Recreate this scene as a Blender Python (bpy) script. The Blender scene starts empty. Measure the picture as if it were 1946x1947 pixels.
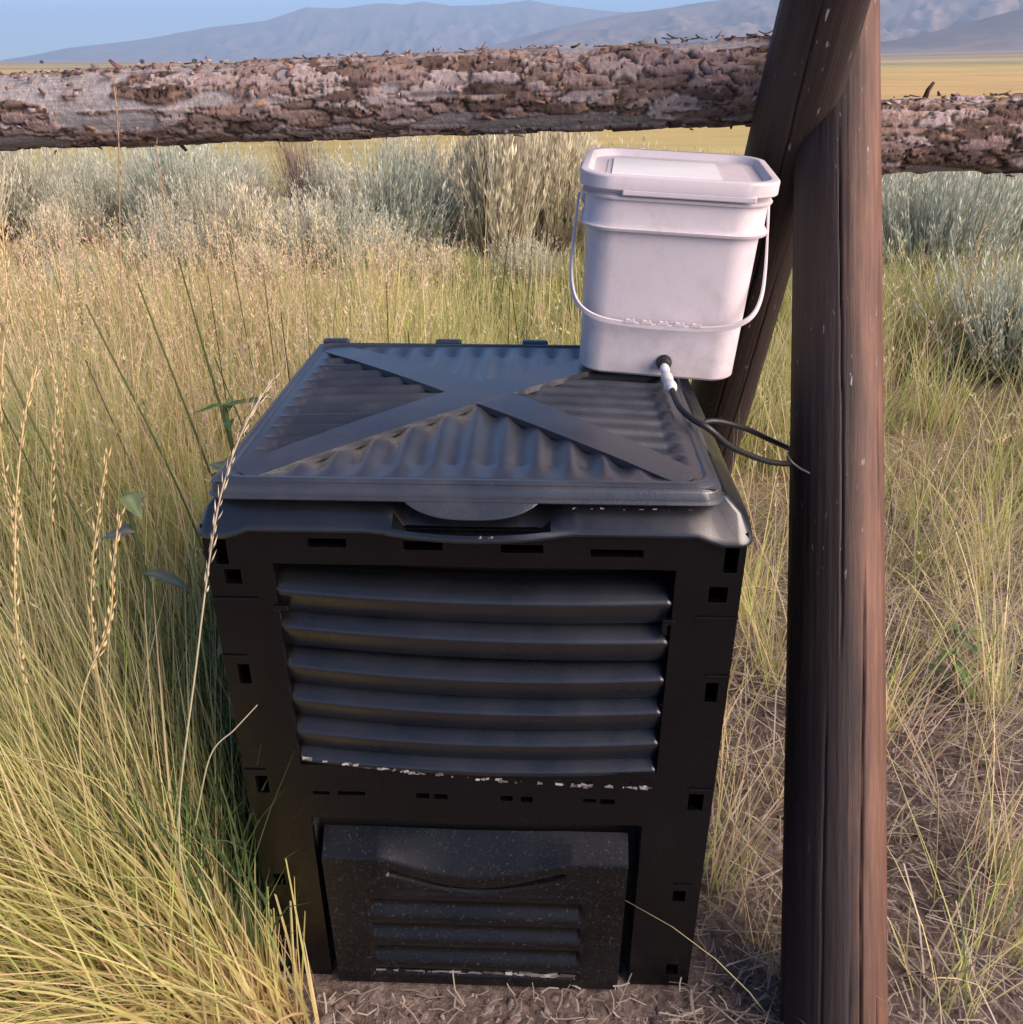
import bpy, bmesh, math, random
import numpy as np
from mathutils import Vector, Matrix

# ------------------------------------------------------------------ camera, world, sun, exposure
scene = bpy.context.scene
COL = scene.collection
PITCH = math.atan(858.0 / 1694.0)
cam_data = bpy.data.cameras.new("camera")
cam_data.sensor_width = 36.0
cam_data.lens = 36.0 * 1694.0 / 1946.5
cam_data.clip_start = 0.05
cam_data.clip_end = 20000.0
cam = bpy.data.objects.new("camera", cam_data)
cam.location = (0.0, 0.0, 1.52)
cam.rotation_euler = (math.radians(90.0) - PITCH, 0.0, 0.0)
COL.objects.link(cam)
scene.camera = cam

SUN_EL = math.radians(26.0)
SUN_AZ = math.radians(29.0)          # from +X (right) towards the camera side
to_sun = Vector((math.cos(SUN_EL) * math.cos(SUN_AZ), -math.cos(SUN_EL) * math.sin(SUN_AZ), math.sin(SUN_EL)))

world = bpy.data.worlds.new("World")
scene.world = world
world.use_nodes = True
wn = world.node_tree
bg = wn.nodes["Background"]
sky = wn.nodes.new("ShaderNodeTexSky")
sky.sky_type = 'NISHITA'
sky.sun_disc = False
sky.sun_elevation = SUN_EL
sky.sun_rotation = math.radians(90.0) + SUN_AZ
sky.altitude = 1400.0
sky.air_density = 0.75
sky.dust_density = 0.1
sky.ozone_density = 6.5
wn.links.new(sky.outputs[0], bg.inputs[0])
bg.inputs[1].default_value = 0.064

sun_data = bpy.data.lights.new("sun", 'SUN')
sun_data.energy = 3.7
sun_data.angle = math.radians(62.0)
sun_data.color = (1.0, 0.785, 0.65)
sun = bpy.data.objects.new("sun", sun_data)
sun.rotation_euler = to_sun.to_track_quat('Z', 'Y').to_euler()
sun.location = (20, -10, 10)
COL.objects.link(sun)

scene.view_settings.view_transform = 'Standard'
scene.view_settings.look = 'None'
scene.view_settings.gamma = 1.0
scene.view_settings.use_curve_mapping = False
scene.view_settings.exposure = 1.55

# ------------------------------------------------------------------ helpers
rng = np.random.default_rng(7)
random.seed(7)


def new_obj(name, mesh, parent=None, kind=None, label=None, cat=None, group=None):
    o = bpy.data.objects.new(name, mesh)
    COL.objects.link(o)
    if parent is not None:
        o.parent = parent
    for k, v in (("kind", kind), ("label", label), ("category", cat), ("group", group)):
        if v:
            o[k] = v
    return o


def np_mesh(name, verts, faces, mat=None, cols=None, smooth=False, mats=None, mat_idx=None):
    """verts (N,3); faces (M,k) with k 3 or 4"""
    verts = np.asarray(verts, dtype=np.float32)
    faces = np.asarray(faces, dtype=np.int32)
    me = bpy.data.meshes.new(name)
    me.vertices.add(len(verts))
    me.vertices.foreach_set("co", verts.ravel())
    m, k = faces.shape
    me.loops.add(m * k)
    me.loops.foreach_set("vertex_index", faces.ravel())
    me.polygons.add(m)
    me.polygons.foreach_set("loop_start", np.arange(0, m * k, k, dtype=np.int32))
    if smooth:
        me.polygons.foreach_set("use_smooth", np.ones(m, dtype=bool))
    if cols is not None:
        at = me.attributes.new("Col", 'FLOAT_COLOR', 'POINT')
        c4 = np.ones((len(verts), 4), dtype=np.float32)
        c4[:, :3] = cols
        at.data.foreach_set("color", c4.ravel())
    if mat is not None:
        me.materials.append(mat)
    me.update(calc_edges=True)
    me.validate()
    return me


def bm_mesh(name, bm, mat, smooth=True):
    me = bpy.data.meshes.new(name)
    bmesh.ops.recalc_face_normals(bm, faces=bm.faces)
    bm.to_mesh(me)
    bm.free()
    me.materials.append(mat)
    for p in me.polygons:
        p.use_smooth = smooth
    return me


def sharp(o, deg=35):
    m = o.modifiers.new("edge", 'EDGE_SPLIT')
    m.split_angle = math.radians(deg)
    return o


def bevel(o, w=0.002, seg=2):
    m = o.modifiers.new("bevel", 'BEVEL')
    m.width = w
    m.segments = seg
    m.limit_method = 'ANGLE'
    m.angle_limit = math.radians(40)
    return o


def box_bm(bm, x0, x1, y0, y1, z0, z1):
    v = [bm.verts.new(p) for p in ((x0, y0, z0), (x1, y0, z0), (x1, y1, z0), (x0, y1, z0),
                                   (x0, y0, z1), (x1, y0, z1), (x1, y1, z1), (x0, y1, z1))]
    for f in ((0, 3, 2, 1), (4, 5, 6, 7), (0, 1, 5, 4), (1, 2, 6, 5), (2, 3, 7, 6), (3, 0, 4, 7)):
        bm.faces.new([v[i] for i in f])


def grid_faces(nu, nv, closed_u=False):
    """index = i*nv + j"""
    iu = np.arange(nu if closed_u else nu - 1)
    jv = np.arange(nv - 1)
    I, J = np.meshgrid(iu, jv, indexing='ij')
    I2 = (I + 1) % nu
    return np.stack([I * nv + J, I2 * nv + J, I2 * nv + J + 1, I * nv + J + 1], -1).reshape(-1, 4)


def rr_loop(hw, hd, r, cx=0.0, cy=0.0, n=8):
    """rounded rectangle outline, counter-clockwise"""
    r = min(r, hw - 1e-4, hd - 1e-4)
    out = []
    for sx, sy, a0 in ((1, 1, 0), (-1, 1, 90), (-1, -1, 180), (1, -1, 270)):
        for i in range(n + 1):
            a = math.radians(a0 + 90.0 * i / n)
            out.append((cx + sx * (hw - r) + r * math.cos(a), cy + sy * (hd - r) + r * math.sin(a)))
    return np.array(out)


def loft(name, rings, mat, cap_bottom=True, cap_top=True, smooth=True, n=8):
    """rings: list of (hw, hd, r, z[, cx, cy])"""
    vs = []
    for rg in rings:
        hw, hd, r, z = rg[:4]
        cx, cy = (rg[4], rg[5]) if len(rg) > 4 else (0, 0)
        L = rr_loop(hw, hd, r, cx, cy, n)
        vs.append(np.column_stack([L, np.full(len(L), z)]))
    m = len(vs[0])
    bm = bmesh.new()
    rows = [[bm.verts.new(p) for p in ring] for ring in vs]
    for a, b in zip(rows[:-1], rows[1:]):
        for i in range(m):
            j = (i + 1) % m
            bm.faces.new((a[i], a[j], b[j], b[i]))
    if cap_bottom:
        bm.faces.new(list(reversed(rows[0])))
    if cap_top:
        bm.faces.new(rows[-1])
    return bm_mesh(name, bm, mat, smooth)


def tube_arrays(pts, rad, n=8):
    pts = np.asarray(pts, float)
    rad = np.broadcast_to(np.asarray(rad, float), (len(pts),))
    tan = np.gradient(pts, axis=0)
    tan /= np.linalg.norm(tan, axis=1, keepdims=True) + 1e-12
    ref = np.array([0.0, 0.0, 1.0]) if abs(tan[:, 2].mean()) < 0.8 else np.array([1.0, 0.0, 0.0])
    s = np.cross(tan, ref)
    s /= np.linalg.norm(s, axis=1, keepdims=True) + 1e-12
    b = np.cross(s, tan)
    a = np.linspace(0, 2 * np.pi, n, endpoint=False)
    v = pts[None] + rad[None, :, None] * (np.cos(a)[:, None, None] * s[None] + np.sin(a)[:, None, None] * b[None])
    f = grid_faces(n, len(pts), closed_u=True)
    return v.reshape(-1, 3), f


def tube(name, pts, rad, mat, n=10, cap=True):
    v, f = tube_arrays(pts, rad, n)
    bm = bmesh.new()
    bv = [bm.verts.new(p) for p in v]
    for q in f:
        bm.faces.new([bv[i] for i in q])
    if cap:
        k = len(pts)
        bm.faces.new([bv[i * k] for i in range(n)])
        bm.faces.new([bv[i * k + k - 1] for i in range(n)])
    return bm_mesh(name, bm, mat)


def smooth_path(pts, m=8):
    """Catmull-Rom"""
    P = [np.array(p, float) for p in pts]
    P = [2 * P[0] - P[1]] + P + [2 * P[-1] - P[-2]]
    out = []
    for i in range(1, len(P) - 2):
        for k in range(m):
            t = k / m
            out.append(0.5 * ((2 * P[i]) + (-P[i - 1] + P[i + 1]) * t + (2 * P[i - 1] - 5 * P[i] + 4 * P[i + 1] - P[i + 2]) * t * t
                              + (-P[i - 1] + 3 * P[i] - 3 * P[i + 1] + P[i + 2]) * t ** 3))
    out.append(P[-2])
    return np.array(out)


def vnoise(x, y, seed=0):
    """smooth 2-D value noise in 0..1"""
    x = np.asarray(x, float); y = np.asarray(y, float)
    xi = np.floor(x).astype(np.int64); yi = np.floor(y).astype(np.int64)
    fx = x - xi; fy = y - yi
    fx = fx * fx * (3 - 2 * fx); fy = fy * fy * (3 - 2 * fy)

    def h(a, b):
        n = (a * 374761393 + b * 668265263 + seed * 1442695041) & 0xFFFFFFFF
        n = ((n ^ (n >> 13)) * 1274126177) & 0xFFFFFFFF
        return ((n ^ (n >> 16)) & 0xFFFF) / 65535.0
    return (h(xi, yi) * (1 - fx) + h(xi + 1, yi) * fx) * (1 - fy) + (h(xi, yi + 1) * (1 - fx) + h(xi + 1, yi + 1) * fx) * fy


def fbm(x, y, o=4, seed=0):
    s = 0; a = 0.5; t = 0
    for k in range(o):
        s = s + a * vnoise(x * 2 ** k, y * 2 ** k, seed + k * 17)
        t += a; a *= 0.5
    return s / t


# ------------------------------------------------------------------ materials
def nmat(name):
    m = bpy.data.materials.new(name)
    m.use_nodes = True
    nt = m.node_tree
    return m, nt, nt.nodes["Principled BSDF"], nt.nodes.new, nt.links.new


def ramp(nt, stops):
    r = nt.nodes.new("ShaderNodeValToRGB")
    cr = r.color_ramp
    while len(cr.elements) < len(stops):
        cr.elements.new(0.5)
    for e, (p, c) in zip(cr.elements, stops):
        e.position = p
        e.color = (*c, 1.0)
    return r


def noise_node(nt, coord, scale, detail=4, rough=0.55, stretch=None):
    n = nt.nodes.new("ShaderNodeTexNoise")
    n.inputs["Scale"].default_value = scale
    n.inputs["Detail"].default_value = detail
    n.inputs["Roughness"].default_value = rough
    src = coord
    if stretch:
        mp = nt.nodes.new("ShaderNodeMapping")
        mp.inputs["Scale"].default_value = stretch
        nt.links.new(coord, mp.inputs["Vector"])
        src = mp.outputs[0]
    nt.links.new(src, n.inputs["Vector"])
    return n


def plastic(name, base, dusty, rough=0.42, dust=0.5, bump=0.15, scale=60, spec=0.5, fleck=None):
    m, nt, p, N, L = nmat(name)
    tc = N("ShaderNodeTexCoord")
    n1 = noise_node(nt, tc.outputs["Object"], 7, 6, 0.65)
    n2 = noise_node(nt, tc.outputs["Object"], scale * 3, 3, 0.6)
    r1 = ramp(nt, [(0.40, (0, 0, 0)), (0.75, (dust, dust, dust))])
    L(n1.outputs[0], r1.inputs[0])
    r2 = ramp(nt, [(0.60, (0, 0, 0)), (0.72, (1, 1, 1))])
    L(n2.outputs[0], r2.inputs[0])
    ad = N("ShaderNodeMath"); ad.operation = 'MULTIPLY_ADD'
    L(r2.outputs[0], ad.inputs[0]); ad.inputs[1].default_value = dust * 0.5 if fleck is None else fleck
    L(r1.outputs[0], ad.inputs[2])
    mx = N("ShaderNodeMix"); mx.data_type = 'RGBA'
    mx.inputs[6].default_value = (*base, 1); mx.inputs[7].default_value = (*dusty, 1)
    L(ad.outputs[0], mx.inputs[0])
    L(mx.outputs[2], p.inputs["Base Color"])
    rr = N("ShaderNodeMapRange")
    rr.inputs["To Min"].default_value = rough - 0.06; rr.inputs["To Max"].default_value = rough + 0.25
    L(n1.outputs[0], rr.inputs[0]); L(rr.outputs[0], p.inputs["Roughness"])
    p.inputs["Specular IOR Level"].default_value = spec
    n3 = noise_node(nt, tc.outputs["Object"], 350, 2)
    b = N("ShaderNodeBump"); b.inputs["Strength"].default_value = bump; b.inputs["Distance"].default_value = 0.002
    L(n3.outputs[0], b.inputs["Height"]); L(b.outputs[0], p.inputs["Normal"])
    return m


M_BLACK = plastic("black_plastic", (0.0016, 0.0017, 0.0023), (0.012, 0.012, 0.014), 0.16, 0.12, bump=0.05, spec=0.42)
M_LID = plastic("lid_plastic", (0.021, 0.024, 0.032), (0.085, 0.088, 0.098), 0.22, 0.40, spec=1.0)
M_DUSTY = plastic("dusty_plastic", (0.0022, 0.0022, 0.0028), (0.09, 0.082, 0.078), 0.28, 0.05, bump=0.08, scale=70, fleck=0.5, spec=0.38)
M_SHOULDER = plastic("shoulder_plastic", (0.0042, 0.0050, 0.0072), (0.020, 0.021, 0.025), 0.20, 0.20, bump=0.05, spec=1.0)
M_RUBBER = plastic("hose_rubber", (0.010, 0.010, 0.010), (0.03, 0.03, 0.03), 0.35, 0.2)
M_DARK = plastic("inner_plastic", (0.006, 0.006, 0.007), (0.02, 0.02, 0.02), 0.7, 0.2)


def white_plastic(name, c, sss=0.12, dirt=0.5):
    m, nt, p, N, L = nmat(name)
    tc = N("ShaderNodeTexCoord")
    n1 = noise_node(nt, tc.outputs["Object"], 6, 6, 0.7)
    r = ramp(nt, [(0.3, tuple(x * 0.90 for x in c)), (0.6, c)])
    L(n1.outputs[0], r.inputs[0])
    # dust and smudges, thicker towards the foot, plus a few fine scuffs
    sx = N("ShaderNodeSeparateXYZ"); L(tc.outputs["Object"], sx.inputs[0])
    lo = N("ShaderNodeMapRange"); lo.inputs["From Min"].default_value = 0.0; lo.inputs["From Max"].default_value = 0.12
    lo.inputs["To Min"].default_value = 0.16; lo.inputs["To Max"].default_value = 0.0
    L(sx.outputs[2], lo.inputs[0])
    n2 = noise_node(nt, tc.outputs["Object"], 16, 8, 0.75)
    ad = N("ShaderNodeMath"); ad.operation = 'ADD'; L(n2.outputs[0], ad.inputs[0]); L(lo.outputs[0], ad.inputs[1])
    dr = ramp(nt, [(0.52, (0, 0, 0)), (0.80, (dirt, dirt, dirt))]); L(ad.outputs[0], dr.inputs[0])
    n3 = noise_node(nt, tc.outputs["Object"], 1.0, 3, 0.6, (40, 40, 220))
    sr = ramp(nt, [(0.70, (0, 0, 0)), (0.76, (dirt * 0.6,) * 3)]); L(n3.outputs[0], sr.inputs[0])
    a2 = N("ShaderNodeMath"); a2.operation = 'MAXIMUM'; L(dr.outputs[0], a2.inputs[0]); L(sr.outputs[0], a2.inputs[1])
    mx = N("ShaderNodeMix"); mx.data_type = 'RGBA'; L(a2.outputs[0], mx.inputs[0]); L(r.outputs[0], mx.inputs[6])
    mx.inputs[7].default_value = (0.30, 0.25, 0.21, 1)
    L(mx.outputs[2], p.inputs["Base Color"])
    rr = N("ShaderNodeMapRange"); rr.inputs["To Min"].default_value = 0.36; rr.inputs["To Max"].default_value = 0.6
    L(n2.outputs[0], rr.inputs[0]); L(rr.outputs[0], p.inputs["Roughness"])
    p.inputs["Subsurface Weight"].default_value = sss
    p.inputs["Subsurface Radius"].default_value = (0.02, 0.015, 0.012)
    p.inputs["Subsurface Scale"].default_value = 0.3
    return m


M_WHITE = white_plastic("white_plastic", (0.61, 0.562, 0.588))
M_PAPER = white_plastic("paper_label", (0.76, 0.77, 0.78), 0.0, 0.1)
M_NYLON = white_plastic("pale_nylon", (0.78, 0.77, 0.78))


def colattr(name, rough=0.75, trans=0.0, noise=0.0, bump=0.0, nscale=30, spec=0.3):
    m, nt, p, N, L = nmat(name)
    a = N("ShaderNodeAttribute"); a.attribute_name = "Col"
    col = a.outputs["Color"]
    if noise > 0:
        tc = N("ShaderNodeTexCoord")
        n = noise_node(nt, tc.outputs["Object"], nscale, 5, 0.65)
        mr = N("ShaderNodeMapRange")
        mr.inputs["From Min"].default_value = 0.25; mr.inputs["From Max"].default_value = 0.75
        mr.inputs["To Min"].default_value = 1 - noise; mr.inputs["To Max"].default_value = 1 + noise
        L(n.outputs[0], mr.inputs[0])
        mu = N("ShaderNodeVectorMath"); mu.operation = 'SCALE'
        L(col, mu.inputs[0]); L(mr.outputs[0], mu.inputs["Scale"])
        col = mu.outputs[0]
        if bump > 0:
            b = N("ShaderNodeBump"); b.inputs["Strength"].default_value = bump; b.inputs["Distance"].default_value = 0.01
            L(n.outputs[0], b.inputs["Height"]); L(b.outputs[0], p.inputs["Normal"])
    L(col, p.inputs["Base Color"])
    p.inputs["Roughness"].default_value = rough
    p.inputs["Specular IOR Level"].default_value = spec
    if trans > 0:
        out = nt.nodes["Material Output"]
        t = N("ShaderNodeBsdfTranslucent"); L(col, t.inputs["Color"])
        mx = N("ShaderNodeMixShader"); mx.inputs[0].default_value = trans
        L(p.outputs[0], mx.inputs[1]); L(t.outputs[0], mx.inputs[2]); L(mx.outputs[0], out.inputs[0])
    return m


M_GRASS = colattr("grass_blade", 0.6, 0.45)
M_SAGE = colattr("sage_leaf", 0.8, 0.25)
M_BARK = colattr("pine_bark", 0.85, 0, 0.35, 0.6, 90, 0.2)
M_CLOD = colattr("soil_clod", 0.95, 0, 0.3, 0.5, 200, 0.1)
M_LEAF = colattr("broad_leaf", 0.5, 0.3, 0.2, 0.2, 60)


def post_wood(name, dark_side):
    m, nt, p, N, L = nmat(name)
    tc = N("ShaderNodeTexCoord")
    g = noise_node(nt, tc.outputs["Object"], 1.0, 8, 0.70, (85, 85, 4.5))
    g2 = noise_node(nt, tc.outputs["Object"], 1.0, 5, 0.6, (17, 17, 3.0))
    base = ramp(nt, [(0.28, (0.058, 0.028, 0.019)), (0.5, (0.125, 0.063, 0.042)), (0.72, (0.190, 0.103, 0.070))])
    L(g.outputs[0], base.inputs[0])
    r2 = ramp(nt, [(0.34, (0.62, 0.58, 0.57)), (0.62, (1.08, 1.04, 1.0))])
    L(g2.outputs[0], r2.inputs[0])
    mu = N("ShaderNodeMix"); mu.data_type = 'RGBA'; mu.blend_type = 'MULTIPLY'; mu.inputs[0].default_value = 1.0
    L(base.outputs[0], mu.inputs[6]); L(r2.outputs[0], mu.inputs[7])
    # old stain and painted-in shade darken the left side, with a ragged edge
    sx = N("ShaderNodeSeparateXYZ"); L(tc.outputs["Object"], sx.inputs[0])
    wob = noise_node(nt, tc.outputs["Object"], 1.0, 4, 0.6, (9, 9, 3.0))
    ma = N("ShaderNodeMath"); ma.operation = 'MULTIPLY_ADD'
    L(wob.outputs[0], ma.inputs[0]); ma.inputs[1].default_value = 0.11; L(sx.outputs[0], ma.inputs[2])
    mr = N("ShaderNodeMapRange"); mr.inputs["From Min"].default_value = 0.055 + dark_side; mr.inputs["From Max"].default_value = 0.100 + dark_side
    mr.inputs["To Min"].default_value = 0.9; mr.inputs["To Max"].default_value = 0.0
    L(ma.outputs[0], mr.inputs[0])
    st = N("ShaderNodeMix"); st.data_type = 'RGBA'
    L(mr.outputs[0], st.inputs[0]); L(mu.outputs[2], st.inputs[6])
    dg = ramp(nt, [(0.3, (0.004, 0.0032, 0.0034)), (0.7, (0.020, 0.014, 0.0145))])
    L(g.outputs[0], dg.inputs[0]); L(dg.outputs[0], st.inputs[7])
    # pale flecks of old whitewash
    fl = noise_node(nt, tc.outputs["Object"], 1.0, 2, 0.5, (120, 120, 32))
    zz = noise_node(nt, tc.outputs["Object"], 1.6, 2, 0.5)
    fr = ramp(nt, [(0.69, (0, 0, 0)), (0.74, (1, 1, 1))]); L(fl.outputs[0], fr.inputs[0])
    zr = ramp(nt, [(0.48, (0, 0, 0)), (0.58, (0.8, 0.8, 0.8))]); L(zz.outputs[0], zr.inputs[0])
    fm = N("ShaderNodeMath"); fm.operation = 'MULTIPLY'; L(fr.outputs[0], fm.inputs[0]); L(zr.outputs[0], fm.inputs[1])
    fx = N("ShaderNodeMix"); fx.data_type = 'RGBA'; L(fm.outputs[0], fx.inputs[0]); L(st.outputs[2], fx.inputs[6])
    fx.inputs[7].default_value = (0.38, 0.35, 0.36, 1)
    L(fx.outputs[2], p.inputs["Base Color"])
    p.inputs["Roughness"].default_value = 0.62
    p.inputs["Specular IOR Level"].default_value = 0.35
    b = N("ShaderNodeBump"); b.inputs["Strength"].default_value = 0.5; b.inputs["Distance"].default_value = 0.004
    L(g.outputs[0], b.inputs["Height"]); L(b.outputs[0], p.inputs["Normal"])
    return m


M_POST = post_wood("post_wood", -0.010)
M_POST2 = post_wood("brace_wood", 0.062)  # rear leg: dark zone widened, shade painted over nearly its whole width


def simple(name, c, rough=0.6, metal=0.0):
    m, nt, p, N, L = nmat(name)
    p.inputs["Base Color"].default_value = (*c, 1)
    p.inputs["Roughness"].default_value = rough
    p.inputs["Metallic"].default_value = metal
    return m


M_STEEL = simple("staple_steel", (0.75, 0.72, 0.70), 0.3, 1.0)


def ground_mat():
    m, nt, p, N, L = nmat("ground_soil")
    geo = N("ShaderNodeNewGeometry")
    pos = geo.outputs["Position"]
    sep = N("ShaderNodeSeparateXYZ"); L(pos, sep.inputs[0])
    fine = noise_node(nt, pos, 55, 6, 0.7)
    mid = noise_node(nt, pos, 5, 5, 0.6)
    soil = ramp(nt, [(0.30, (0.065, 0.050, 0.046)), (0.52, (0.20, 0.160, 0.145)), (0.70, (0.36, 0.305, 0.285))])
    L(fine.outputs[0], soil.inputs[0])
    so2 = ramp(nt, [(0.3, (0.65, 0.62, 0.60)), (0.7, (1.1, 1.08, 1.05))]); L(mid.outputs[0], so2.inputs[0])
    near = N("ShaderNodeMix"); near.data_type = 'RGBA'; near.blend_type = 'MULTIPLY'; near.inputs[0].default_value = 1
    L(soil.outputs[0], near.inputs[6]); L(so2.outputs[0], near.inputs[7])
    # far fields laid out in long strips across the valley
    strip = noise_node(nt, pos, 1.0, 4, 0.55, (0.0006, 0.02, 0.0))
    lg = N("ShaderNodeMath"); lg.operation = 'LOGARITHM'; L(sep.outputs[1], lg.inputs[0]); lg.inputs[1].default_value = 10.0
    ad = N("ShaderNodeMath"); ad.operation = 'MULTIPLY_ADD'
    wv = noise_node(nt, pos, 1.0, 3, 0.5, (0.004, 0.012, 0.0))
    L(wv.outputs[0], ad.inputs[0]); ad.inputs[1].default_value = 0.25; L(lg.outputs[0], ad.inputs[2])
    mr = N("ShaderNodeMapRange"); mr.inputs["From Min"].default_value = 0.8; mr.inputs["From Max"].default_value = 3.6
    L(ad.outputs[0], mr.inputs[0])
    tan, olive, green = (0.54, 0.42, 0.18), (0.48, 0.43, 0.17), (0.27, 0.30, 0.16)
    far = ramp(nt, [(0.0, (0.42, 0.33, 0.14)), (0.16, olive), (0.26, tan), (0.40, (0.56, 0.40, 0.18)), (0.55, tan), (0.60, green), (0.63, (0.55, 0.42, 0.25)),
                    (0.67, (0.26, 0.27, 0.16)), (0.71, (0.42, 0.34, 0.22)), (0.75, (0.24, 0.25, 0.17)), (0.82, (0.36, 0.30, 0.22)), (1.0, (0.28, 0.25, 0.21))])  # farthest stops muted, distance haze mixed into the field colours
    L(mr.outputs[0], far.inputs[0])
    tex = noise_node(nt, pos, 1.0, 8, 0.72, (0.05, 0.16, 0.0))
    tr = ramp(nt, [(0.32, (0.66, 0.68, 0.66)), (0.68, (1.18, 1.14, 1.14))]); L(tex.outputs[0], tr.inputs[0])
    fm = N("ShaderNodeMix"); fm.data_type = 'RGBA'; fm.blend_type = 'MULTIPLY'; fm.inputs[0].default_value = 1
    L(far.outputs[0], fm.inputs[6]); L(tr.outputs[0], fm.inputs[7])
    fac = N("ShaderNodeMapRange"); fac.inputs["From Min"].default_value = 6.5; fac.inputs["From Max"].default_value = 12.0
    L(sep.outputs[1], fac.inputs[0])
    mx = N("ShaderNodeMix"); mx.data_type = 'RGBA'
    th = N("ShaderNodeMapRange"); th.inputs["From Min"].default_value = 2.0; th.inputs["From Max"].default_value = 3.2
    L(sep.outputs[1], th.inputs[0])
    tm = N("ShaderNodeMix"); tm.data_type = 'RGBA'; L(th.outputs[0], tm.inputs[0]); L(near.outputs[2], tm.inputs[6])
    thc = ramp(nt, [(0.30, (0.14, 0.11, 0.06)), (0.6, (0.38, 0.29, 0.16))]); L(fine.outputs[0], thc.inputs[0]); L(thc.outputs[0], tm.inputs[7])
    L(fac.outputs[0], mx.inputs[0]); L(tm.outputs[2], mx.inputs[6]); L(fm.outputs[2], mx.inputs[7])
    L(mx.outputs[2], p.inputs["Base Color"])
    p.inputs["Roughness"].default_value = 0.95
    p.inputs["Specular IOR Level"].default_value = 0.1
    b = N("ShaderNodeBump"); b.inputs["Strength"].default_value = 0.7; b.inputs["Distance"].default_value = 0.02
    L(fine.outputs[0], b.inputs["Height"]); L(b.outputs[0], p.inputs["Normal"])
    return m


M_GROUND = ground_mat()
M_HILL = colattr("hill_slope", 0.95, 0, 0.3, 0.0, 0.01, 0.05)


# ------------------------------------------------------------------ ground, hills
def apron(x, y):
    """gentle rise of the valley floor towards the hills on the right"""
    az = np.degrees(np.arctan2(x, np.maximum(y, 1.0)))
    k = np.clip((az - 6.0) / 22.0, 0, 1)
    return k * np.clip(y - 120.0, 0, 2200.0) * 0.012


def ground_h(x, y):
    x = np.asarray(x, float); y = np.asarray(y, float)
    near = np.exp(-((x ** 2 + (y - 1.5) ** 2) / 60.0))
    h = near * ((fbm(x * 2.2 + 9, y * 2.2, 4, 3) - 0.5) * 0.05 + (fbm(x * 9, y * 9, 3, 5) - 0.5) * 0.018)
    flat = np.clip(1 - np.maximum(np.abs(x + 0.05) - 0.42, np.abs(y - 1.4) - 0.42) / 0.18, 0, 1)
    h = h * (1 - flat) - 0.004 * flat
    h = h + (1 - near) * np.clip(np.hypot(x, y) / 80, 0, 1) * (fbm(x * 0.02, y * 0.02, 3, 11) - 0.5) * 0.5
    return h + apron(x, y)


def axis(core, step, far, growth):
    a = [0.0]
    s = step
    while a[-1] < far:
        if a[-1] > core:
            s *= growth
        a.append(a[-1] + s)
    return np.array(a)


ax = axis(3.0, 0.05, 5200, 1.14)
gx = np.concatenate([-ax[:0:-1], ax])
ayp = axis(5.0, 0.05, 6200, 1.12)
ayn = axis(1.0, 0.12, 600, 1.3)
gy = np.concatenate([-ayn[:0:-1], ayp])
GX, GY = np.meshgrid(gx, gy, indexing='ij')
gv = np.stack([GX, GY, ground_h(GX, GY)], -1).reshape(-1, 3)
gf = grid_faces(len(gx), len(gy))
new_obj("ground", np_mesh("ground", gv, gf, M_GROUND, smooth=True), kind="structure")


def range_mesh(name, prof, d0, d1, az0, az1, n_az, n_r, seed, c_lo, c_hi, c_ridge, base=0.0, rough=0.55):
    """a mountain range whose crest follows elevation angles (deg) along azimuth, between distances d0..d1"""
    az = np.linspace(az0, az1, n_az)
    el = np.interp(az, [p[0] for p in prof], [p[1] for p in prof])
    t = np.linspace(0, 1, n_r)
    A, T = np.meshgrid(az, t, indexing='ij')
    D = d0 + (d1 - d0) * T
    crest = 0.72
    Dc = d0 + (d1 - d0) * crest
    Hc = np.tan(np.radians(el))[:, None] * Dc
    shape = np.where(T < crest, (T / crest) ** 1.5, 1 - ((T - crest) / (1 - crest)) ** 1.4)
    s = 1.0 / 170.0
    X = D * np.sin(np.radians(A)); Y = D * np.cos(np.radians(A))
    n1 = 1 - np.abs(2 * fbm(X * s, Y * s * 0.55, 5, seed) - 1)
    n2 = 1 - np.abs(2 * fbm(X * s * 3.1, Y * s * 1.5, 4, seed + 40) - 1)
    rid = 0.65 * n1 + 0.35 * n2
    k = np.sin(np.pi * np.clip(T / crest, 0, 1)) ** 0.8
    Z = base + Hc * (shape + rough * k * (rid - 0.78)) + np.where(T >= crest * 0.9, 0, 0)
    Z += Hc * 0.02 * (fbm(X * s * 6, Y * s * 6, 3, seed + 3) - 0.5)
    Z = np.where(T < 0.02, -3.0, Z) + 1.5
    w = np.clip(rid * 1.5 - 0.6, 0, 1)[..., None]
    hh = np.clip(T / crest, 0, 1)[..., None]
    patch = np.clip(fbm(X * s * 2.2, Y * s * 2.2, 4, seed + 9) * 2.6 - 1.0, 0, 1)[..., None]
    c = np.array(c_lo) * (1 - hh) + np.array(c_hi) * hh
    c = c * (1 - 0.6 * patch) + np.array(c_ridge) * 0.6 * patch
    c = c * (0.7 + 0.45 * w)
    v = np.stack([X, Y, Z + apron(X, Y) * 0.3], -1).reshape(-1, 3)
    me = np_mesh(name, v, grid_faces(n_az, n_r), M_HILL, c.reshape(-1, 3), smooth=True)
    return new_obj(name, me, kind="structure")


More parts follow.
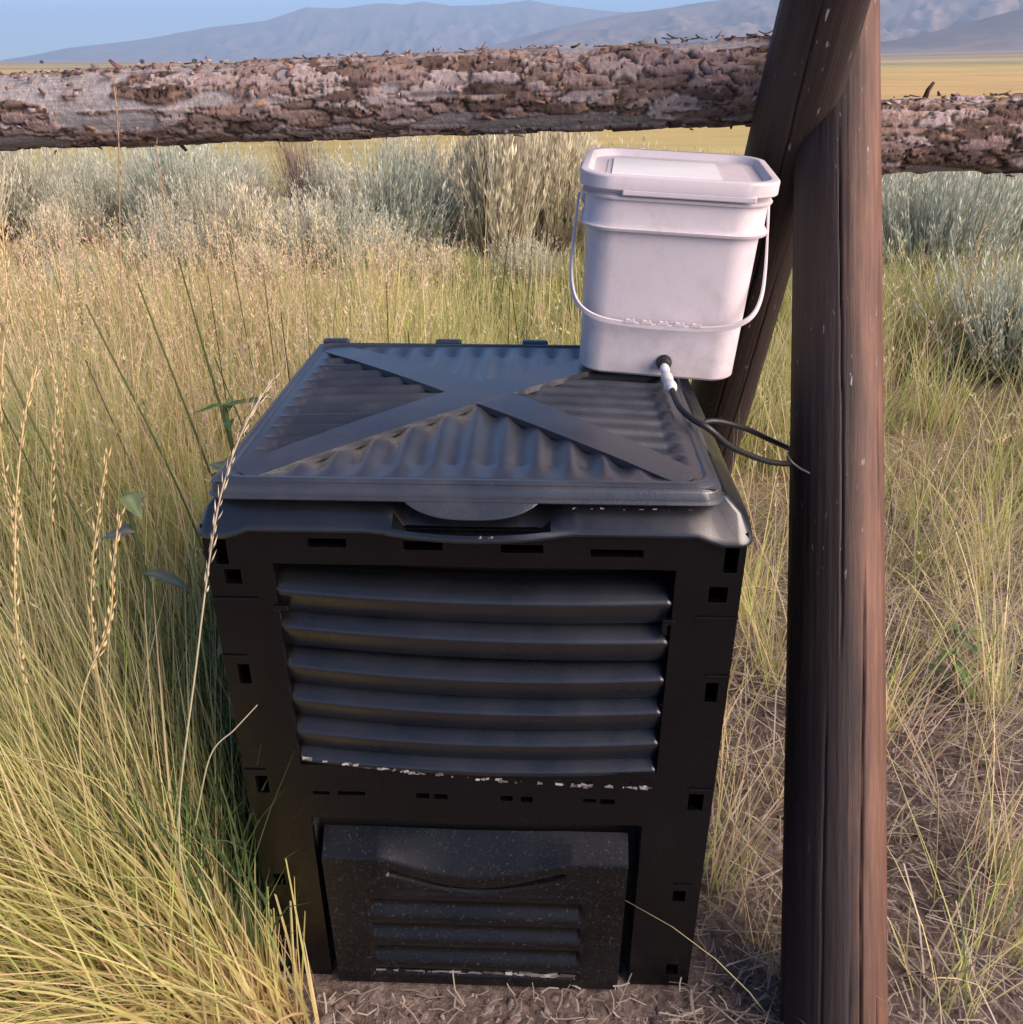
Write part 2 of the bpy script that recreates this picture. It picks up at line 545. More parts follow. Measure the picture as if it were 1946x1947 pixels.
far_prof = [(-60, -0.3), (-33, -0.1), (-27.15, 0.0), (-25.6, 0.25), (-23.8, 0.6), (-22, 0.8), (-19.8, 1.06), (-18.4, 1.32), (-16.5, 1.64), (-15.1, 1.78), (-13.6, 1.97),
            (-11.3, 2.65), (-9.6, 2.59), (-7.24, 2.88), (-6.1, 2.79), (-4.9, 2.97), (-3.4, 2.75), (-1.35, 2.8), (1.0, 3.03), (2.8, 2.75), (4.9, 2.54), (6.4, 2.43), (12, 2.6), (20, 2.2), (45, 2.0)]
near_prof = [(-9, 0.0), (-5, 0.06), (-2.6, 0.5), (-0.2, 0.97), (2.2, 1.6), (4, 1.97), (6.4, 2.35), (8.7, 2.6), (10.7, 2.85), (12.6, 3.06), (15.4, 3.4), (19.6, 3.8),
             (23, 4.2), (26, 4.4), (32, 4.6), (40, 4.0), (55, 2.5)]
low_prof = [(17, 0.0), (20, 0.75), (21.6, 0.98), (23.6, 1.45), (26.6, 2.2), (30, 2.6), (36, 2.4), (45, 1.4)]
range_mesh("mountain_range", far_prof, 3600, 5000, -48, 30, 520, 60, 21, (0.20, 0.16, 0.15), (0.14, 0.11, 0.115), (0.05, 0.065, 0.075))
range_mesh("foothills", near_prof, 1750, 3300, -8, 50, 420, 70, 33, (0.30, 0.23, 0.17), (0.20, 0.145, 0.13), (0.07, 0.085, 0.08), rough=0.48)
range_mesh("low_hill", low_prof, 1350, 1900, 16.5, 44, 200, 40, 51, (0.26, 0.20, 0.15), (0.15, 0.11, 0.095), (0.11, 0.10, 0.08), rough=0.2)

# ------------------------------------------------------------------ haze
hz = bpy.data.materials.new("haze_air")
hz.use_nodes = True
hn = hz.node_tree
hn.nodes.remove(hn.nodes["Principled BSDF"])
pv = hn.nodes.new("ShaderNodeVolumePrincipled")
pv.inputs["Color"].default_value = (0.47, 0.70, 1.0, 1)
pv.inputs["Density"].default_value = 3.4e-4
pv.inputs["Anisotropy"].default_value = 0.0
hn.links.new(pv.outputs[0], hn.nodes["Material Output"].inputs["Volume"])
bm = bmesh.new()
box_bm(bm, -5600, 5600, -900, 6600, -8, 275)
hme = bpy.data.meshes.new("haze")
bm.to_mesh(hme); bm.free()
hme.materials.append(hz)
new_obj("haze", hme, kind="stuff", label="thin bluish evening haze lying over the valley", cat="haze")

# ------------------------------------------------------------------ compost bin
BIN = bpy.data.objects.new("compost_bin", None)
COL.objects.link(BIN)
BIN.location = (-0.062, 1.083, 0.0)
BIN.rotation_euler = (0, 0, math.radians(-2.0))
BIN["label"] = "black plastic compost bin with a ribbed cross-braced lid and louvred front"
BIN["category"] = "compost bin"

BU0, BU1, BD = -0.372, 0.386, 0.675   # body extents (u) and depth
BTOP = 0.945


def panel_with_holes(name, holes, extra_u=(), extra_z=(), u0=BU0, u1=BU1, z0=0.0, z1=BTOP, th=0.012):
    us = sorted(set([round(v, 4) for v in [u0, u1, *extra_u] + [h[0] for h in holes] + [h[1] for h in holes]]))
    zs = sorted(set([round(v, 4) for v in [z0, z1, *extra_z] + [h[2] for h in holes] + [h[3] for h in holes]]))
    bm = bmesh.new()
    V = {}

    def vert(i, j):
        if (i, j) not in V:
            V[i, j] = bm.verts.new((us[i], 0.0, zs[j]))
        return V[i, j]
    for i in range(len(us) - 1):
        for j in range(len(zs) - 1):
            cu, cz = (us[i] + us[i + 1]) / 2, (zs[j] + zs[j + 1]) / 2
            if any(h[0] < cu < h[1] and h[2] < cz < h[3] for h in holes):
                continue
            bm.faces.new((vert(i, j), vert(i + 1, j), vert(i + 1, j + 1), vert(i, j + 1)))
    geom = bmesh.ops.extrude_face_region(bm, geom=bm.faces[:])
    bmesh.ops.translate(bm, verts=[g for g in geom["geom"] if isinstance(g, bmesh.types.BMVert)], vec=(0, th, 0))
    bmesh.ops.dissolve_limit(bm, angle_limit=0.01, verts=bm.verts[:], edges=bm.edges[:])
    return bm


slots = [(-0.223, -0.169, 0.9205, 0.9335), (-0.089, -0.034, 0.9185, 0.9315), (0.047, 0.106, 0.9165, 0.9285), (0.172, 0.245, 0.9125, 0.9235)]
slots = [(a, b, c - 0.008, d - 0.007) for a, b, c, d in slots]
low_slots = [(-0.263, -0.235, 0.449, 0.456), (-0.222, -0.177, 0.449, 0.457), (-0.094, -0.072, 0.446, 0.457), (-0.064, -0.042, 0.445, 0.456), (0.044, 0.064, 0.445, 0.456),
             (0.077, 0.096, 0.443, 0.455), (0.178, 0.199, 0.446, 0.454), (0.206, 0.229, 0.443, 0.454)]
clips = [(-0.357, -0.339, 0.882, 0.925), (-0.348, -0.324, 0.850, 0.874), (-0.352, -0.334, 0.672, 0.708), (-0.354, -0.334, 0.450, 0.486), (-0.352, -0.332, 0.235, 0.262), (-0.352, -0.330, 0.040, 0.068),
         (0.357, 0.376, 0.882, 0.922), (0.341, 0.367, 0.833, 0.859), (0.353, 0.371, 0.656, 0.692), (0.347, 0.371, 0.435, 0.470), (0.340, 0.362, 0.222, 0.248), (0.343, 0.365, 0.030, 0.058)]
LOUV = (-0.277, 0.292, 0.512, 0.885)
HATCH = (-0.272, 0.277, 0.0, 0.398)
holes = slots + low_slots + clips + [LOUV, HATCH]
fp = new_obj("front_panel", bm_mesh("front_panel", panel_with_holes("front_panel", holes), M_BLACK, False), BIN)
bevel(fp, 0.0022, 2)

# side and back panels: frame with horizontal corrugation
def ribbed_panel(name, width, origin, rot):
    nu, nz = 24, 190
    u = np.linspace(0, width, nu); z = np.linspace(0.0, BTOP, nz)
    U, Z = np.meshgrid(u, z, indexing='ij')
    inset = np.clip(np.minimum(U - 0.08, width - 0.08 - U) / 0.02, 0, 1) * np.clip(np.minimum(Z - 0.12, 0.89 - Z) / 0.02, 0, 1)
    W = inset * (0.012 - 0.011 * np.abs(np.sin(np.pi * Z / 0.065)))
    v = np.stack([U, W, Z], -1).reshape(-1, 3)
    o = new_obj(name, np_mesh(name, v, grid_faces(nu, nz), M_BLACK, smooth=True), BIN)
    o.location = origin
    o.rotation_euler = (0, 0, rot)
    s = o.modifiers.new("solid", 'SOLIDIFY'); s.thickness = 0.008; s.offset = -1 if True else 1
    return o


ribbed_panel("side_panel", BD - 0.014, (BU0, BD - 0.001, 0), math.radians(-90))
ribbed_panel("side_panel", BD - 0.014, (BU1, 0.013, 0), math.radians(90))
ribbed_panel("back_panel", BU1 - BU0, (BU1, BD, 0), math.radians(180))
# added dark sheet standing in for the shaded hollow behind the slots
bm = bmesh.new(); box_bm(bm, BU0 + 0.03, BU1 - 0.03, 0.075, 0.085, 0.01, 0.93)
new_obj("dark_backing", bm_mesh("dark_backing", bm, M_DARK, False), BIN)

# louvre slats, each bowed and tilted, leaving a dark undercut below
L_L = [0.868, 0.806, 0.736, 0.672, 0.608, 0.549]
L_R = [0.858, 0.790, 0.722, 0.660, 0.600, 0.541]


def slat_mesh(zl, zr, k, last):
    n = 40
    inl, inr = LOUV[0] - 0.006, LOUV[1] + 0.006
    u = np.linspace(inl, inr, n)
    s = (u - (inl + inr) / 2) / ((inr - inl) / 2)
    zt = zl + (zr - zl) * (s + 1) / 2
    sag = (1 - s ** 2) * (0.006 + 0.004 * (k > 1))
    if last:
        zt = zt + 0.004
    bow = (1 - s ** 2) * 0.007
    # profile: (depth v, dz): a sloping top that catches the sky, then a plain vertical drop
    prof = [(0.060, -0.010), (0.040, -0.0108), (0.031, -0.0115), (0.026, -0.0135), (0.015, -0.0212), (0.0075, -0.0266), (0.0050, -0.0290), (0.0042, -0.0320), (0.0055, -0.0365), (0.0095, -0.047),
            (0.0150, -0.060), (0.0200, -0.0700), (0.0260, -0.0755), (0.040, -0.0768), (0.060, -0.0768)]
    endf = np.ones_like(s)
    rows = []
    for v, dz in prof:
        vv = 0.05 + (v - 0.05) * endf - bow * 1.0
        rows.append(np.stack([u, np.maximum(vv, -0.006), zt - sag + dz * (0.6 + 0.4 * endf)], -1))
    P = np.stack(rows, 1)
    if last:
        P[:, :, 2] = np.maximum(P[:, :, 2], (zt - sag - 0.044)[:, None])
    return np_mesh("slat", P.reshape(-1, 3), grid_faces(n, len(prof)), M_SHOULDER, smooth=True)


for k, (zl, zr) in enumerate(zip(L_L, L_R)):
    o = new_obj("slat", slat_mesh(zl, zr, k, k == 5), BIN)
    s = o.modifiers.new("solid", 'SOLIDIFY'); s.thickness = 0.003; s.offset = 0
# recess frame behind the louvres (top hood and side cheeks)
bm = bmesh.new()
box_bm(bm, LOUV[0] - 0.008, LOUV[1] + 0.008, 0.013, 0.060, 0.887, 0.899)
box_bm(bm, LOUV[0] - 0.008, LOUV[0] - 0.001, 0.013, 0.060, 0.50, 0.886)
box_bm(bm, LOUV[1] + 0.001, LOUV[1] + 0.008, 0.013, 0.060, 0.50, 0.886)
box_bm(bm, LOUV[0], LOUV[1], 0.013, 0.052, 0.497, 0.509)
new_obj("louvre_frame", bm_mesh("louvre_frame", bm, M_BLACK, False), BIN)
# small locking tabs beside the second slat
for u0, u1, z in ((-0.283, -0.262, 0.812), (0.279, 0.296, 0.800)):
    bm = bmesh.new()
    box_bm(bm, u0, u1, -0.004, 0.010, z - 0.004, z + 0.004)
    box_bm(bm, u0, u0 + 0.008, -0.003, 0.011, z - 0.022, z - 0.004)
    bevel(new_obj("lock_tab", bm_mesh("lock_tab", bm, M_BLACK, False), BIN), 0.001)
# seams of the corner posts
for u0, u1, z in ((BU0 - 0.001, -0.305, 0.824), (0.325, BU1 + 0.001, 0.806), (BU0, -0.335, 0.722), (0.35, BU1, 0.703), (BU0, -0.335, 0.497), (0.345, BU1, 0.479), (0.34, BU1 - 0.01, 0.262)):
    bm = bmesh.new(); box_bm(bm, u0, u1, -0.003, 0.006, z, z + 0.004)
    bevel(new_obj("seam_rib", bm_mesh("seam_rib", bm, M_BLACK, False), BIN), 0.001)

# collar: the sloping rim round the top of the body
TAB_C, TAB_W = 0.008, 0.105


def collar():
    hw = (BU1 - BU0) / 2; hd = BD / 2
    cx = (BU1 + BU0) / 2; cy = BD / 2
    prof = [(-0.055, 0.940), (-0.040, 0.986), (-0.034, 0.989), (-0.028, 0.988), (-0.010, 0.970), (0.0065, 0.9515), (0.0092, 0.948), (0.0100, 0.9445), (0.009, 0.941), (0.000, 0.939), (-0.02, 0.925)]
    n = 7
    rows = []
    for off, z in prof:
        L = rr_loop(hw + off, hd + off, 0.016 + max(off, -0.008), cx, cy, n)
        # densify straight runs
        pts = []
        m = len(L)
        for i in range(m):
            a, b = L[i], L[(i + 1) % m]
            k = 40 if np.linalg.norm(b - a) > 0.2 else 1
            for q in range(k):
                pts.append(a + (b - a) * q / k)
        pts = np.array(pts)
        zz = np.full(len(pts), z)
        front = np.clip((0.06 - pts[:, 1]) / 0.05, 0, 1)
        s = np.clip(np.abs(pts[:, 0] - TAB_C) / (TAB_W + 0.03), 0, 1)
        bump = front * (1 - s ** 2) ** 1 * (s < 1)
        # corner lobes hang a little lower
        lobe = np.clip((np.abs(pts[:, 0] - cx) - 0.31) / 0.03, 0, 1) * front
        lobe = lobe * lobe * (3 - 2 * lobe)
        wgt = np.clip((off + 0.03) / 0.038, 0, 1)
        wgt = 0.0 if (z < 0.9405 and off < 0.005) else wgt
        pts[:, 1] -= bump * 0.017 * wgt
        inner = (off < 0.006 and (z > 0.9405 or off < -0.03)) * np.clip((1 - np.abs(pts[:, 0] - TAB_C) / (TAB_W + 0.005)) / 0.06, 0, 1) * front
        zz -= bump * 0.005 * wgt + lobe * 0.013 * (off > 0.006) + inner * 0.030
        rows.append(np.column_stack([pts, zz]))
    P = np.stack(rows, 1)
    return np_mesh("collar", P.reshape(-1, 3), grid_faces(P.shape[0], P.shape[1], closed_u=True), M_SHOULDER, smooth=True)


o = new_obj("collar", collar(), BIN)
sharp(o, 28)

# hatch at the foot of the front
def hatch():
    nu, nz = 170, 150
    u0, u1 = -0.258, 0.258
    u = np.linspace(u0, u1, nu); z = np.linspace(0.006, 0.352, nz)
    U, Z0 = np.meshgrid(u, z, indexing='ij')
    dip = 0.044 * np.clip(np.cos(np.clip(U / 0.165, -1, 1) * np.pi / 2), 0, 1) ** 1.3
    Z = Z0 - dip * np.where(Z0 < 0.318, np.exp(-((Z0 - 0.303) / 0.046) ** 2), 0.899 * np.clip((0.352 - Z0) / 0.034, 0, 1))
    Uw = U * (1 - 0.012 * (0.35 - Z) / 0.35)
    V = np.full_like(U, -0.010)
    led = np.clip((Z0 - 0.318) / (0.352 - 0.318), 0, 1)
    V = V + led * 0.038
    # handle slit under the scoop
    slit = np.exp(-((Z0 - 0.292) / 0.0085) ** 4) * np.clip((0.155 - np.abs(U)) / 0.006, 0, 1)
    V = V + 0.030 * slit
    # ribs
    inn = np.clip((0.192 - np.abs(U)) / 0.01, 0, 1) * np.clip((0.250 - Z) / 0.01, 0, 1) * np.clip((Z - 0.03) / 0.008, 0, 1)
    V = V + inn * (0.010 - 0.012 * (0.5 + 0.5 * np.cos((Z - 0.237) / 0.0595 * 2 * np.pi)))
    # low slot where pale litter shows
    low = np.exp(-((Z - 0.034) / 0.007) ** 4) * (np.abs(U + 0.005) < 0.188)
    V = V + 0.012 * low
    v = np.stack([Uw, V, Z], -1).reshape(-1, 3)
    return np_mesh("hatch_door", v, grid_faces(nu, nz), M_DUSTY, smooth=True)


o = new_obj("hatch_door", hatch(), BIN)
s = o.modifiers.new("solid", 'SOLIDIFY'); s.thickness = 0.006; s.offset = 1
sharp(o, 32)
bm = bmesh.new()
box_bm(bm, HATCH[0] - 0.006, HATCH[1] + 0.006, 0.013, 0.050, 0.399, 0.410)
box_bm(bm, HATCH[0] - 0.008, HATCH[0] - 0.001, 0.013, 0.050, 0.0, 0.398)
box_bm(bm, HATCH[1] + 0.001, HATCH[1] + 0.008, 0.013, 0.050, 0.0, 0.398)
box_bm(bm, HATCH[0], HATCH[1], 0.050, 0.056, 0.0, 0.41)
new_obj("hatch_frame", bm_mesh("hatch_frame", bm, M_DARK, False), BIN)

# lid
LU0, LU1, LV0, LV1, LZ = -0.350, 0.344, -0.006, 0.660, 1.012
LCU, LCV = (LU0 + LU1) / 2, (LV0 + LV1) / 2


def dome(U, V):
    a = np.clip(1 - ((U - LCU) / 0.36) ** 2, 0, 1) * np.clip(1 - ((V - LCV) / 0.345) ** 2, 0, 1)
    return 0.014 * a


def lid_panel():
    nu, nv = 260, 250
    u = np.linspace(LU0 + 0.004, LU1 - 0.004, nu); v = np.linspace(LV0 + 0.004, LV1 - 0.004, nv)
    U, V = np.meshgrid(u, v, indexing='ij')
    su = (U - LCU) / (LU1 - LU0) * 2; sv = (V - LCV) / (LV1 - LV0) * 2
    side = np.abs(su) > np.abs(sv)
    e1 = np.minimum(np.clip((1 - np.abs(su) - 0.10) / 0.06, 0, 1), 1) * np.clip((1 - np.abs(sv) - 0.10) / 0.05, 0, 1)
    e2 = np.clip((1 - np.abs(sv) - 0.07) / 0.16, 0, 1) * np.clip((1 - np.abs(su) - 0.07) / 0.05, 0, 1)
    r_side = 1 - (0.5 + 0.5 * np.cos(2 * np.pi * (V - 0.02) / 0.0445)) ** 4.5
    r_front = (0.5 - 0.5 * np.cos(2 * np.pi * (U - 0.0) / 0.0475)) ** 0.9
    Z = LZ + dome(U, V) + np.where(side, -0.0105 * r_side * e1, -0.0088 * r_front * e2)
    P = np.stack([U, V, Z], -1).reshape(-1, 3)
    return np_mesh("lid_panel", P, grid_faces(nu, nv), M_LID, smooth=True)


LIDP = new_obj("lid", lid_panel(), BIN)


def strap(sgn):
    n, m = 70, 9
    a = np.array([LU0 + 0.036, (LV0 + 0.034) if sgn > 0 else (LV1 - 0.034)])
    b = np.array([LU1 - 0.036, (LV1 - 0.034) if sgn > 0 else (LV0 + 0.034)])
    t = np.linspace(0, 1, n)
    d = (b - a) / np.linalg.norm(b - a)
    q = np.array([-d[1], d[0]])
    w = 0.027 + 0.014 * (1 - np.abs(2 * t - 1))
    rows = []
    for kk in range(m):
        s = kk / (m - 1) * 2 - 1
        drop = 0.0 if 0 < kk < m - 1 else -0.0105
        P = a[None] + (b - a)[None] * t[:, None] + q[None] * (np.clip(s * 1.32, -1, 1) * w)[:, None]
        fade = np.clip(np.minimum(t, 1 - t) / 0.12, 0, 1)
        z = LZ + dome(P[:, 0], P[:, 1]) + 0.0035 * fade + drop + (0.0002 if sgn > 0 else 0.0)
        rows.append(np.column_stack([P, z]))
    S = np.stack(rows, 1)
    return np_mesh("cross_strap", S.reshape(-1, 3), grid_faces(n, m), M_LID, smooth=True)


for sg in (1, -1):
    sharp(new_obj("cross_strap", strap(sg), LIDP), 40)


def lid_rim():
    hw, hd = (LU1 - LU0) / 2, (LV1 - LV0) / 2
    prof = [(-0.022, 1.0110), (-0.017, 1.0165), (-0.011, 1.0172), (-0.001, 1.0100), (0.0010, 1.0070), (0.0025, 0.996), (0.0060, 0.9925), (0.0045, 0.9905), (-0.012, 0.993)]
    return loft("lid_rim", [(hw + o_, hd + o_, 0.03, z, LCU, LCV) for o_, z in prof], M_LID, False, False)


sharp(new_obj("lid_rim", lid_rim(), LIDP), 30)


def pull_tab():
    n, m = 48, 14
    s = np.linspace(-1, 1, n); t = np.linspace(0, 1, m)
    S, T = np.meshgrid(s, t, indexing='ij')
    reach = np.clip(1 - np.abs(S) ** 2.6, 0, 1) ** 0.75
    U = TAB_C + S * TAB_W * (1 - 0.10 * T)
    V = -0.006 - T * reach * 0.022
    Z = 0.998 - T * reach * 0.0215 - 0.003 * T
    P = np.stack([U, V, Z], -1).reshape(-1, 3)
    return np_mesh("pull_tab", P, grid_faces(n, m), M_LID, smooth=True)


o = new_obj("pull_tab", pull_tab(), LIDP)
s = o.modifiers.new("solid", 'SOLIDIFY'); s.thickness = 0.005; s.offset = 1
for u in (-0.315, -0.088, 0.086, 0.28):
    bm = bmesh.new(); box_bm(bm, u - 0.026, u + 0.026, LV1 + 0.001, LV1 + 0.018, 0.99, 1.0195)
    bevel(new_obj("hinge", bm_mesh("hinge", bm, M_LID, False), LIDP), 0.004, 3)

# ------------------------------------------------------------------ white bucket
BK = bpy.data.objects.new("bucket", None)
COL.objects.link(BK)
BK["label"] = "white square plastic bucket with lid standing on the compost bin's back corner"
BK["category"] = "bucket"
BK.rotation_euler = (math.radians(2.8), math.radians(2.6), math.radians(-7.0))
BK.location = (0.268, 1.632, 1.0285)
W0, D0, W1, D1, HB = 0.136, 0.128, 0.1445, 0.140, 0.335


def bw(z):
    k = z / HB
    return W0 + (W1 - W0) * k, D0 + (D1 - D0) * k


rings = []
def brg(z, off, r=None):
    a, b = bw(z)
    rings.append((a + off, b + off, (r or 0.044) + 0.012 * z / HB + off * 0.5, z))
brg(0.0, -0.010); brg(0.0015, -0.004); brg(0.006, 0.0)
for z in np.linspace(0.02, 0.245, 8):
    brg(float(z), 0.0)
brg(0.2495, 0.0); brg(0.2500, 0.010); brg(0.2545, 0.0115); brg(0.2565, 0.007); brg(0.262, 0.0045)
brg(0.297, 0.004); brg(0.299, 0.009); brg(0.3025, 0.010); brg(0.305, 0.004); brg(0.3075, 0.001); brg(0.3215, 0.001)
o = new_obj("bucket_body", loft("bucket_body", rings, M_WHITE, True, True, n=12), BK)
sharp(o, 32)
# raised label field on the front between the rings
bm = bmesh.new(); box_bm(bm, -0.062, 0.070, -0.1405, -0.132, 0.264, 0.292)
bevel(new_obj("raised_field", bm_mesh("raised_field", bm, M_WHITE, False), BK), 0.003, 3)
# lid
a, b = bw(HB)
lr = 0.058
lid_r = [(a + 0.006, b + 0.006, lr, 0.314), (a + 0.0125, b + 0.0125, lr, 0.3135), (a + 0.0138, b + 0.0138, lr, 0.3155), (a + 0.0142, b + 0.0142, lr, 0.3335), (a + 0.0130, b + 0.0130, lr, 0.3360),
         (a + 0.010, b + 0.010, lr, 0.3370), (a + 0.002, b + 0.002, lr - 0.004, 0.3365), (a - 0.0005, b - 0.0005, lr - 0.006, 0.3345), (a - 0.005, b - 0.005, lr - 0.008, 0.3255), (a - 0.010, b - 0.010, lr - 0.010, 0.3245),
         (a - 0.026, b - 0.026, lr - 0.018, 0.3245), (a - 0.028, b - 0.028, lr - 0.019, 0.3262)]
BL = new_obj("bucket_lid", loft("bucket_lid", lid_r, M_WHITE, True, True, n=12), BK)
sharp(BL, 30)
bm = bmesh.new(); box_bm(bm, -0.108, 0.070, -0.080, 0.085, 0.3260, 0.3285)
new_obj("paper_label", bm_mesh("paper_label", bm, M_PAPER, False), BL)
# lowered skirt along the front of the lid
bm = bmesh.new(); box_bm(bm, -0.088, 0.120, -b - 0.0140, -b - 0.007, 0.3065, 0.3160)
bevel(new_obj("lid_skirt", bm_mesh("lid_skirt", bm, M_WHITE, False), BL), 0.002, 2)
# ears
for sx in (-1, 1):
    aa, _ = bw(0.285)
    bm = bmesh.new()
    box_bm(bm, sx * (aa + 0.001) - 0.005, sx * (aa + 0.001) + 0.005, -0.020, 0.020, 0.262, 0.296)
    box_bm(bm, sx * (aa + 0.009) - 0.005, sx * (aa + 0.009) + 0.005, -0.011, 0.011, 0.266, 0.290)
    box_bm(bm, sx * (aa + 0.014) - 0.006, sx * (aa + 0.014) + 0.006, -0.012, 0.012, 0.302, 0.330)
    bevel(new_obj("handle_ear", bm_mesh("handle_ear", bm, M_WHITE, False), BK), 0.003, 2)
# bail handle: flat strap
hp = [(-0.162, 0.0, 0.279), (-0.163, -0.032, 0.245), (-0.163, -0.082, 0.190), (-0.158, -0.120, 0.152), (-0.144, -0.143, 0.126), (-0.114, -0.151, 0.109), (-0.07, -0.152, 0.1015), (0.0, -0.153, 0.0995)]
hp = hp + [(-x, y, z) for x, y, z in reversed(hp[:-1])]
path = smooth_path(hp, 7)
tan = np.gradient(path, axis=0); tan /= np.linalg.norm(tan, axis=1, keepdims=True)
outw = path * np.array([1, 1, 0]); outw /= np.linalg.norm(outw, axis=1, keepdims=True)
outw -= tan * (outw * tan).sum(1, keepdims=True); outw /= np.linalg.norm(outw, axis=1, keepdims=True)
sd = np.cross(tan, outw)
prof = [(-.5, -.5), (.5, -.5), (.5, .5), (-.5, .5)]
ring = np.stack([path + outw * (p * 0.004) + sd * (q * 0.0095) for p, q in prof], 0)
bm = bmesh.new()
RV = [[bm.verts.new(p) for p in row] for row in ring]
for i in range(4):
    j = (i + 1) % 4
    for k in range(len(path) - 1):
        bm.faces.new((RV[i][k], RV[j][k], RV[j][k + 1], RV[i][k + 1]))
for k in (0, len(path) - 1):
    bm.faces.new([RV[i][k] for i in range(4)])
HN = new_obj("handle", bm_mesh("handle", bm, M_WHITE, False), BK)
bevel(HN, 0.001, 2)
for x in np.linspace(-0.055, 0.055, 5):
    bm = bmesh.new()
    pts = [(-0.010, 0.0), (0.010, 0.0), (0.006, 0.0065), (0.001, 0.0045), (-0.006, 0.0060)]
    f0 = [bm.verts.new((x + p, -0.1555, 0.1040 + q)) for p, q in pts]
    f1 = [bm.verts.new((x + p, -0.1500, 0.1040 + q)) for p, q in pts]
    bm.faces.new(f0); bm.faces.new(list(reversed(f1)))
    for i in range(5):
        bm.faces.new((f0[i], f0[(i + 1) % 5], f1[(i + 1) % 5], f1[i]))
    new_obj("grip_ridge", bm_mesh("grip_ridge", bm, M_WHITE, False), HN)
# tap: black nut and white hose connector
yf = -D0 - 0.002
def disc_stack(name, rings, mat, n=20, hexn=None):
    """rings of (r, y) lathed round the y axis"""
    bm = bmesh.new()
    rows = []
    k = hexn or n
    for r, y in rings:
        rows.append([bm.verts.new((r * math.cos(2 * math.pi * i / k), y, r * math.sin(2 * math.pi * i / k))) for i in range(k)])
    for a_, b_ in zip(rows[:-1], rows[1:]):
        for i in range(k):
            j = (i + 1) % k
            bm.faces.new((a_[i], a_[j], b_[j], b_[i]))
    bm.faces.new(rows[0]); bm.faces.new(rows[-1])
    return bm_mesh(name, bm, mat, True)


TX, TZ = 0.012, 0.031
o = new_obj("tap_nut", disc_stack("tap_nut", [(0.0135, 0.004), (0.0135, -0.004), (0.012, -0.006), (0.0118, -0.014), (0.0095, -0.017), (0.004, -0.0175)], M_RUBBER, hexn=16), BK)
o.location = (TX, yf, TZ); sharp(o, 40)
BK_M = Matrix.Translation(BK.location) @ BK.rotation_euler.to_matrix().to_4x4()
BK_I = BK_M.inverted()
c_end = BK_I @ Vector((0.262, 1.388, 1.0405))
c0 = Vector((TX, yf - 0.016, TZ - 0.002))
cp = [c0 + (c_end - c0) * t + Vector((0, 0, -0.004)) * math.sin(math.pi * t) for t in np.linspace(0, 1, 15)]
cr = [0.0065, 0.0085, 0.0085, 0.0070, 0.0070, 0.0095, 0.0100, 0.0100, 0.0095, 0.0075, 0.0100, 0.0108, 0.0108, 0.0095, 0.0055]
sharp(new_obj("hose_connector", tube("hose_connector", [tuple(p) for p in cp], cr, M_NYLON, 14), BK), 40)

# ------------------------------------------------------------------ hose
hpts = [tuple(BK_M @ cp[-2]), (0.2665, 1.335, 1.031), (0.281, 1.300, 1.0235), (0.306, 1.285, 1.0125), (0.338, 1.300, 0.982), (0.373, 1.33, 0.955), (0.437, 1.39, 0.912), (0.494, 1.447, 0.884),
        (0.512, 1.51, 0.872), (0.565, 1.585, 0.875), (0.640, 1.630, 0.86), (0.660, 1.66, 0.82), (0.600, 1.635, 0.81), (0.536, 1.575, 0.856), (0.478, 1.54, 0.892), (0.415, 1.50, 0.931), (0.352, 1.47, 0.955), (0.315, 1.46, 0.945)]
hose = new_obj("hose", tube("hose", smooth_path(hpts, 8), 0.0052, M_RUBBER, 10), label="thin black hose looping from the bucket's tap to the fence post and back", cat="hose")

# ------------------------------------------------------------------ fence
FENCE = bpy.data.objects.new("pole_fence", None)
COL.objects.link(FENCE)
FENCE.location = (0.57, 1.8, 0)
FENCE["label"] = "rustic pole fence of bark-covered rails on crossed brown peeled-log legs"
FENCE["category"] = "fence"
FENCE_INV = Matrix.Translation((-0.57, -1.8, 0))


def post(name, p0, p1, r0, r1, mat, cracks, seed, label):
    p0 = Vector(p0); p1 = Vector(p1)
    Lh = (p1 - p0).length
    n, m = 240, 170
    a = np.linspace(0, 2 * np.pi, n, endpoint=False)
    z = np.linspace(0, Lh, m)
    A, Z = np.meshgrid(a, z, indexing='ij')
    R = r0 + (r1 - r0) * Z / Lh
    ca, sa = np.cos(A), np.sin(A)
    nz = fbm(ca * 1.6 + 5, Z * 1.3 + sa * 1.6, 3, seed) - 0.5
    R = R * (1 + 0.05 * nz) + 0.0012 * (fbm(A * 16, Z * 1.5, 3, seed + 5) - 0.5)
    for ang, za, zb, dep, wid in cracks:
        k = np.clip(np.minimum(Z - za, zb - Z) / 0.12, 0, 1)
        d = (A - ang - 0.05 * np.sin(Z * 4 + seed) - 0.02 * (vnoise(Z * 22, Z * 0 + 3, seed) - 0.5) + np.pi) % (2 * np.pi) - np.pi
        R = R - dep * k * np.exp(-(d / wid) ** 2)
    v = np.stack([R * ca, R * sa, Z], -1).reshape(-1, 3)
    bm = bmesh.new()
    bv = [bm.verts.new(p) for p in v]
    for q in grid_faces(n, m, closed_u=True):
        bm.faces.new([bv[i] for i in q])
    bm.faces.new([bv[i * m] for i in range(n)])
    bm.faces.new([bv[i * m + m - 1] for i in range(n)])
    o = new_obj(name, bm_mesh(name, bm, mat), FENCE, label=label)
    d = (p1 - p0).normalized()
    # keep local x close to world x
    xa = Vector((1, 0, 0)); xa = (xa - d * xa.dot(d)).normalized()
    ya = d.cross(xa)
    M = Matrix((xa, ya, d)).transposed().to_4x4()
    o.matrix_local = FENCE_INV @ Matrix.Translation(p0) @ M
    return o


